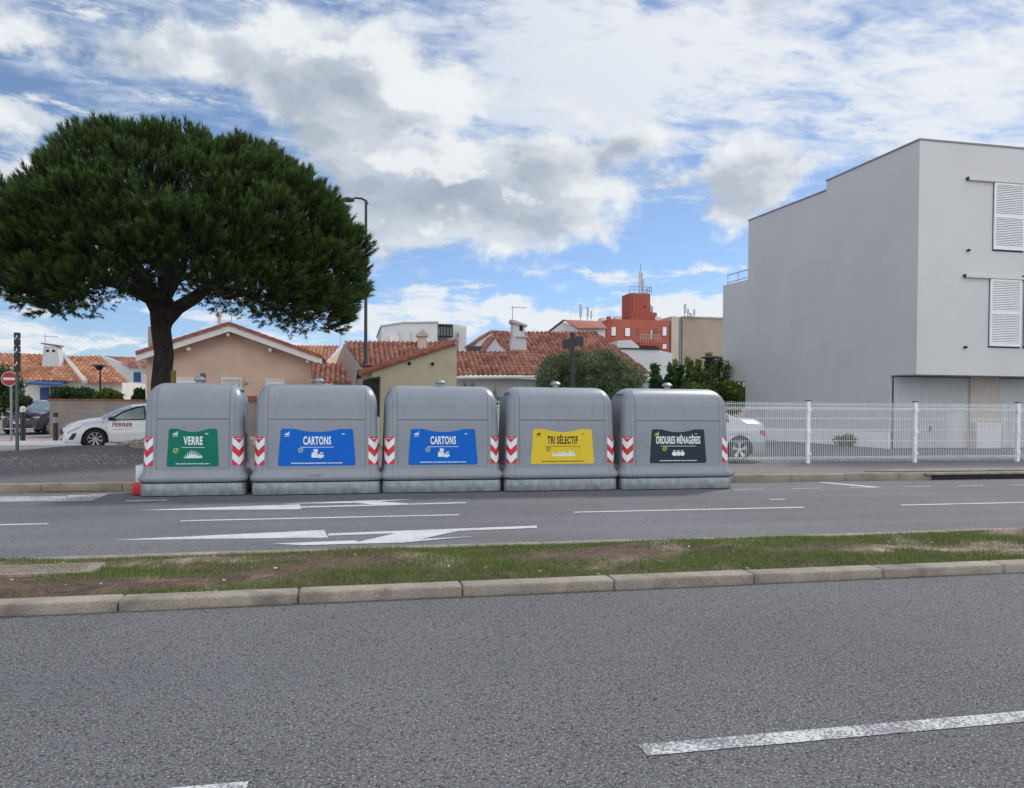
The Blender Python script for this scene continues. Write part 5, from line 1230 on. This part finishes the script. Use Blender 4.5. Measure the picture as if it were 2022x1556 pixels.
# planter round the pine
TX,TY=-5.32,25.
Y=23.5; lx=W(214,890,Y).x
ring=[(lx,24.3),(lx+.7,23.5),(-2.6,23.5),(-2.2,24.2),(-2.2,26.2),(-3,26.7),(lx+.9,26.7),(lx,25.9)]
t=T('tree_planter','low concrete kerb planter full of stones at the foot of the pine','planter',(TX,TY,0))
q=MB(); n=len(ring); cc=Vector((sum(p[0] for p in ring)/n,sum(p[1] for p in ring)/n))
inner=[((Vector(p)-cc)*.93+cc) for p in ring]
for k in range(n):
    a,b=ring[k],ring[(k+1)%n]; c,d=inner[(k+1)%n],inner[k]; q.slab([a,b,(c.x,c.y),(d.x,d.y)],.0,.36)
O('kerb_ring',q,'kerb',t,weld=False,bevel=.015)
q=MB()
for i in range(420):
    x=rnd.uniform(lx+.3,-2.4); y=rnd.uniform(23.7,26.5); blobmesh(q,(x,y,.33+rnd.uniform(0,.07)),rnd.uniform(.04,.11),.55,6,4)
q.slab([(p.x,p.y) for p in inner],.0,.33); O('stone_fill',q,'stone',t,weld=False)
# small posts near the trunk
c=W(342,757,23.); a=W(342,731,23.); t=T('tree_stake','brownish yellow wooden stake beside the pine trunk','stake',(c.x,23.,PV)); O('post',MB().box(c.x-.055,c.x+.065,22.95,23.07,PV,a.z),'wood_stake',t,bevel=.01); O('tie',MB().box(c.x-.07,c.x+.08,22.94,23.08,a.z-.5,a.z-.45),'trim_black',t)
Y=24.; c=W(400,757,Y); a=W(400,736,Y); t=T('metal_post','short galvanised post with a small plate above the green VERRE container','post',(c.x,Y,PV)); O('post',MB().tube((c.x,Y,PV),(c.x,Y,a.z),.04,.04,8),'grey_metal',t); O('plate',MB().box(c.x-.05,c.x+.10,Y-.06,Y-.045,a.z-.28,a.z-.02),'pole_green',t)
# ============================================================ VEGETATION
def leaves(name,blobs,n,size,ma,parent,shell=.55,aspect=.45,updir=0.,droop=0.,nper=4):
    "leaf-sized faces spread through lumpy blobs; blobs=[(center,(rx,ry,rz),weight)]"
    w=np.array([b[2] for b in blobs],float); w/=w.sum(); idx=nr.choice(len(blobs),n,p=w)
    C=np.array([b[0][:] if hasattr(b[0],'__len__') else b[0] for b in blobs],float)[idx]; Rr=np.array([b[1] for b in blobs],float)[idx]
    d=nr.normal(size=(n,3)); d/=np.linalg.norm(d,axis=1)[:,None]
    rad=(shell+(1-shell)*nr.random(n)**.5)[:,None]*nr.uniform(.8,1.12,(n,1))
    P=C+d*Rr*rad
    ax=nr.normal(size=(n,3))*.7+d*.8; ax[:,2]+=updir-droop; ax/=np.linalg.norm(ax,axis=1)[:,None]
    q=np.cross(ax,nr.normal(size=(n,3))); q/=np.linalg.norm(q,axis=1)[:,None]
    s=size*nr.uniform(.6,1.35,(n,1)); a=ax*s; b=q*s*aspect
    V=np.stack([P-a,P-b*.9,P+a,P+b*.9],axis=1)
    rn=np.clip(nr.normal(.5,.22,n)+(nr.random(len(blobs))-.5)[idx]*.5,0,1)
    return raw(name,V,4,ma,parent,rn)
def tree(name,label,cx_,cy_,base,blobs,n,size,ma,trunk_h,tr,cat='tree',group=None,bark='bark_light',**k):
    t=T(name,label,cat,(cx_,cy_,base),group)
    pts=[Vector((cx_,cy_,base)),Vector((cx_+.05,cy_,base+trunk_h*.5)),Vector((cx_-.05,cy_,base+trunk_h))]
    q=MB().path(pts,[tr,tr*.8,tr*.6],9)
    for b in blobs:
        e_=Vector(b[0]); m_=pts[2].lerp(e_,.5)+Vector((rnd.uniform(-.1,.1),0,rnd.uniform(0,.15))); q.path([pts[2]-Vector((0,0,.1)),m_,e_],[tr*.45,tr*.28,tr*.1],6)
    O('trunk',q,bark,t,smooth=True); leaves('crown',blobs,n,size,ma,t,**k); return t
# olive green weeping tree in front of the long house
Y=30.; bl=[]
for (u,v,ru,rv) in ((1100,725,36,30),(1150,715,44,24),(1200,722,44,30),(1240,745,34,28),(1165,750,60,34),(1110,765,44,30),(1225,775,46,30),(1170,790,70,30),(1080,750,22,30),(1190,700,22,12),(1130,702,22,12)):
    c=W(u,v,Y+rnd.uniform(-.8,.8)); bl.append((c,(ru/50,1.1,rv/50),ru*rv))
tree('pepper_tree','wide drooping grey-green tree behind the black direction signpost',W(1165,750,Y).x,Y,PV,bl,26000,.085,'pepper',1.6,.14,shell=.35,aspect=.22,droop=.7)
# trees at right of it
def px_tree(label,Y,lst,n,size,ma,group,sc_=48,**k):
    bl=[]; 
    for (u,v,ru,rv) in lst:
        c=W(u,v,Y+rnd.uniform(-.5,.5)); s=1/(F/ (Y*.979+c.x*.2)); bl.append((c,(ru*s,min(ru,rv)*s*1.2+.2,rv*s),ru*rv))
    x=W(sum(l[0] for l in lst)/len(lst),0,Y).x
    return tree('broadleaf_tree' if 'bush' not in label and 'hedge' not in label else 'garden_shrub',label,x,Y,PV,bl,n,size,ma,1.1,.09,cat='tree' if 'tree' in label else 'shrub',group=group,**k)
def sprigs(lst,Y,n,h):
    "arching shoots rising out of a crown, as short chains of small blobs"
    o=[]
    for (u,v) in lst:
        a=rnd.uniform(-.35,.35)
        for k in range(n): o.append((u+a*k*h+rnd.uniform(-2,2),v-k*h,7-3.5*k/n,h*.8))
    return o
px_tree('leafy green tree with upright shoots under the beige block',33,[(1345,768,36,20),(1388,755,22,22),(1398,775,38,20),(1440,772,30,20),(1425,792,40,18),(1340,792,46,16),(1370,778,30,18)]+sprigs([(1367,745),(1378,750),(1405,748),(1413,745),(1428,752),(1345,752),(1358,755),(1395,740)],33,5,9),5200,.15,'leaf','young trees beside the grey house',shell=.1,aspect=.42,updir=.1)
px_tree('dark green small tree between the long house post and the leafy tree',31.5,[(1300,768,16,20),(1312,790,30,16),(1332,765,16,16)]+sprigs([(1290,758),(1300,755),(1318,760),(1330,755),(1340,758)],31,5,8),2000,.15,'leaf_dark','young trees beside the grey house',shell=.1,aspect=.42,updir=.1)
px_tree('dark hedge tree under the overhang of the grey house',36.5,[(1455,787,26,20),(1440,802,30,16),(1470,774,12,10)],2600,.13,'leaf','young trees beside the grey house',shell=.2)
for i,(label,Y,lst,n,ma) in enumerate((('dark green bush filling the far left edge',40,[(-5,745,32,30),(15,770,30,36),(-10,790,40,40),(30,790,22,20)],5200,'leaf_dark'),
    ('long dark bush before the blue door',41,[(130,776,24,14),(165,780,26,16),(115,786,14,12),(150,790,34,12)],3600,'leaf_dark'),
    ('small loose bush above the wall left of the peach house',41,[(212,780,18,14),(228,784,14,11),(198,785,12,10)],2200,'leaf'),
    ('round dark bush right against the peach house left corner',44,[(276,776,11,10),(284,782,9,10),(270,786,10,8)],1500,'leaf_dark'),
    ('small dark bush beside the dark crossover car',38.5,[(38,800,10,12),(52,792,9,10)],1300,'leaf_dark'))):
    px_tree(label,Y,lst,n,.085,ma,'garden bushes around the orange roofed house',shell=.3,aspect=.4,updir=.3)
# spiky yucca rosettes behind the middle containers
for i,(u,v,rr_,lab) in enumerate(((974,790,.75,'spiky yucca seen between the second CARTONS and yellow containers'),(925,770,.60,'thin dark yucca tips above the second CARTONS container'))):
    Y=24.5 if i==0 else 25.5; c=W(u,v,Y); t=T('yucca_plant',lab,'plant',(c.x,Y,PV))
    O('stem',MB().tube((c.x,Y,PV),(c.x,Y,c.z-.2),.08,.07,8),'bark_light',t)
    V=[];rn=[]
    for k in range(90):
        a=rnd.uniform(0,6.28); e_=rnd.uniform(-.2,1.35); d=Vector((math.cos(a)*math.cos(e_),math.sin(a)*math.cos(e_),math.sin(e_))); p=Vector((c.x,Y,c.z-.2)); s_=d.orthogonal().normalized()*.028
        l=rr_*rnd.uniform(.7,1.05); V+=[p-s_,p+s_,p+d*l]; rn.append(rnd.random())
    raw('leaf_rosette',V,3,'leaf_dark',t,np.array(rn))
c=W(1684,880,19.6); t=T('weed_plant','small green weed growing at the foot of the white plinth','plant',(c.x,19.6,PV))
c=hit(1684,880,A,nS); t.location=(c.x-.3,c.y,PV); leaves('foliage',[(Vector((c.x-.3,c.y,.35)),(.5,.3,.22),1)],420,.07,'leaf',t,shell=.1,updir=.5); O('stem',MB().tube((c.x-.3,c.y,PV),(c.x-.3,c.y,.35),.015),'bark_light',t)
# --- the umbrella pine
def pine():
    t=T('umbrella_pine','large dark umbrella pine with a thick trunk spreading over the containers at left','tree',(TX,TY,PV))
    s=1/60.5   # metres per photo pixel at the tree
    def pc(u,v,dy=0.): p=W(u,v,TY+dy); return p
    out=[]   # crown outline (u -> top v, bottom v)
    topc=[(-70,470),(-40,400),(0,362),(45,345),(90,330),(94,272),(130,250),(180,240),(240,231),(330,228),(400,245),(450,262),(500,270),(560,290),(585,315),(610,342),(650,375),(690,425),(718,480),(730,540),(733,600)]
    botc=[(-70,560),(0,572),(60,600),(110,618),(170,608),(240,575),(300,560),(340,560),(380,575),(430,600),(500,615),(560,640),(620,655),(660,640),(700,615),(725,590),(733,570)]
    lobes=[]
    rad=6.15; cxu=335.
    tries=0
    while len(lobes)<300 and tries<60000:
        tries+=1
        u=rnd.uniform(-70,705); q_=(u-cxu)/400.; dymax=math.sqrt(max(0,1-q_*q_))*rad*.80
        dy=rnd.uniform(-1,1)*dymax
        k=math.sqrt(max(0,1-(dy/(rad*.84))**2))
        tv=lerp(topc,u); bv=lerp(botc,u); mid=545.
        tv2=mid-(mid-tv)*k; f=rnd.random()
        v=(tv2+26)+(max(tv2+40,bv-24)-(tv2+26))*(f**1.2)
        # keep to the shell, leave the heart open
        inside=abs(q_)<.72 and abs(dy)<dymax*.62 and v>tv2+75
        if inside and rnd.random()<.80: continue
        if v>556 and abs(u-330)<95 and dy<2: continue
        r=rnd.uniform(.50,.86)
        c=pc(u,v,dy)
        rp=r*52
        if v>380 and u+rp*.95>722: continue
        if any(v-rp*.80<lerp(topc,u+k_*rp*.75)+22+rnd.uniform(-12,14) for k_ in (-1,0,1)): continue
        if any((c-l[0]).length<.40+.42*l[1] for l in lobes): continue
        lobes.append((c,r))
    # trunk and limbs
    b=pc(322,870); f1=pc(322,610)
    tr=MB(); tr.path([Vector((b.x,TY,PV)),Vector((b.x,TY,.7)),pc(318,760),pc(324,700),pc(318,650),pc(322,612),pc(322,590)],[.44,.34,.29,.28,.285,.38,.29],16)
    limbs=[[pc(318,625),pc(298,590,-.2),pc(262,572,-.4),pc(215,555,-.6),pc(150,530,-.5),pc(80,500,-.2)],
           [pc(322,630),pc(326,590,.1),pc(322,540,.3),pc(312,480,.6),pc(305,400,.8)],
           [pc(326,632),pc(350,608,-.2),pc(385,588,-.4),pc(410,566,-.6),pc(455,540,-.8),pc(520,510,-1.),pc(600,500,-1.)],
           [pc(322,600),pc(345,560,.6),pc(370,500,1.4),pc(430,430,2.2),pc(480,380,2.6)],
           [pc(320,600),pc(290,550,-.8),pc(250,490,-1.8),pc(210,420,-2.4)],
           [pc(322,600),pc(335,540,-1.2),pc(360,480,-2.4),pc(400,400,-2.8)],
           [pc(320,610),pc(280,560,1.2),pc(220,500,2.4),pc(150,440,3.)],
           [pc(410,566,-.6),pc(470,572,0),pc(540,590,.4),pc(610,600,.5),pc(670,590,.3)]]
    rads=[.24,.25,.25,.16,.16,.16,.16,.10]
    for L_,r in zip(limbs,rads):
        n=len(L_); tr.path(L_,[r*(1-.72*i/(n-1)) for i in range(n)],10)
    O('trunk',tr,'bark',t,smooth=True,weld=False)
    nodes=[p for L_ in limbs for p in L_[1:]]
    br=MB()
    for c,r in lobes:
        p=min(nodes,key=lambda n_:(n_-c).length+max(0,n_.z-c.z)*.7)
        m_=p.lerp(c,.55)+Vector((rnd.uniform(-.2,.2),rnd.uniform(-.2,.2),rnd.uniform(-.25,.1)))
        br.path([p,m_,c],[.045,.03,.012],5)
        for _ in range(4):
            d=Vector((rnd.gauss(0,1),rnd.gauss(0,1),rnd.gauss(.1,.8))).normalized()*r*.8; br.path([c-d*.1,c+d*.5+Vector((0,0,.05)),c+d],[.014,.009,.005],4)
    # bare hanging twigs under the canopy
    tips=[]
    for _ in range(420):
        u=rnd.choice((rnd.uniform(60,300),rnd.uniform(370,640))); dy=rnd.uniform(-3,3); bv=lerp(botc,u)
        p=pc(u,bv-26,dy); d=Vector((rnd.uniform(-.8,.8),rnd.uniform(-.5,.5),rnd.uniform(-.55,.15))); m_=p+d*.4+Vector((0,0,rnd.uniform(-.1,.1))); e_=p+d*.85
        br.path([p-d*.3,p,m_,e_],[.016,.013,.009,.004],4); tips.append((e_,d.normalized()))
    O('branches',br,'twig',t,smooth=True,weld=False)
    # shoots: each a bottlebrush of needles pointing outwards and up
    ctr=Vector((TX,TY,5.3)); P=[];D=[];S=[];TI=[]
    for c,r in lobes:
        od=(c-ctr).normalized(); tint=rnd.random()
        n=int(40*r*r/.5)
        for _ in range(n):
            d=Vector((rnd.gauss(0,1),rnd.gauss(0,1),rnd.gauss(0,1))).normalized(); d=(d+od*.7+Vector((0,0,.35))).normalized()
            P.append(c+Vector((d.x*r,d.y*r,d.z*r*.8))*rnd.uniform(.70,1.0)); D.append((d*.62+od*.2+Vector((0,0,.62))).normalized()); S.append(rnd.uniform(1.05,1.45)); TI.append(tint)
    for u in range(-20,680,9):     # candles along the skyline
        for _ in range(2 if MN.noise(Vector((u*.03,0,0)))>-.1 else 0):
            dy=rnd.uniform(-1.2,1.2); P.append(pc(u+rnd.uniform(-5,5),lerp(topc,u)+rnd.uniform(30,52),dy)); D.append(Vector((rnd.gauss(0,.2)+(u-335)/900,rnd.gauss(0,.2),1)).normalized()); S.append(1.05); TI.append(.7)
    for p,d in tips:
        for _ in range(2): P.append(p+Vector((rnd.gauss(0,.07),rnd.gauss(0,.07),rnd.gauss(0,.06)))); D.append((d+Vector((0,0,.3))).normalized()); S.append(.55); TI.append(.1)
    P=np.array([p[:] for p in P]);D=np.array([d[:] for d in D]);S=np.array(S);TI=np.array(TI); n=len(P); K=58
    Pr=np.repeat(P,K,0);Dr=np.repeat(D,K,0);Sr=np.repeat(S,K)[:,None]
    h=nr.random((n*K,1)); base=Pr+Dr*(h*.30*Sr)
    rr=nr.normal(size=(n*K,3)); rr-=Dr*(rr*Dr).sum(1)[:,None]; rr/=np.linalg.norm(rr,axis=1)[:,None]
    nd=rr*np.where(Sr<.6,1.,.52)+Dr*(np.where(Sr<.6,.35,.75)+.5*h); nd/=np.linalg.norm(nd,axis=1)[:,None]
    sd_=np.cross(nd,rr+.01); sd_/=np.linalg.norm(sd_,axis=1)[:,None]+1e-9; sd_=np.cross(nd,nr.normal(size=(n*K,3))); sd_/=np.linalg.norm(sd_,axis=1)[:,None]
    l=.15*Sr*nr.uniform(.7,1.2,(n*K,1)); w=np.where(Sr<.6,.006,.011)
    V=np.stack([base-sd_*w,base+sd_*w,base+nd*l],axis=1)
    b0=np.repeat(TI,K)*.22+np.repeat(nr.random(n),K)*.25+nr.normal(0,.07,n*K)+.55*h[:,0]**1.5-.16
    rn=np.clip(np.stack([b0,b0,b0+.45],axis=1),0,1)
    raw('crown',V,3,'needles',t,rn)
    return len(V)
print('needles',pine())
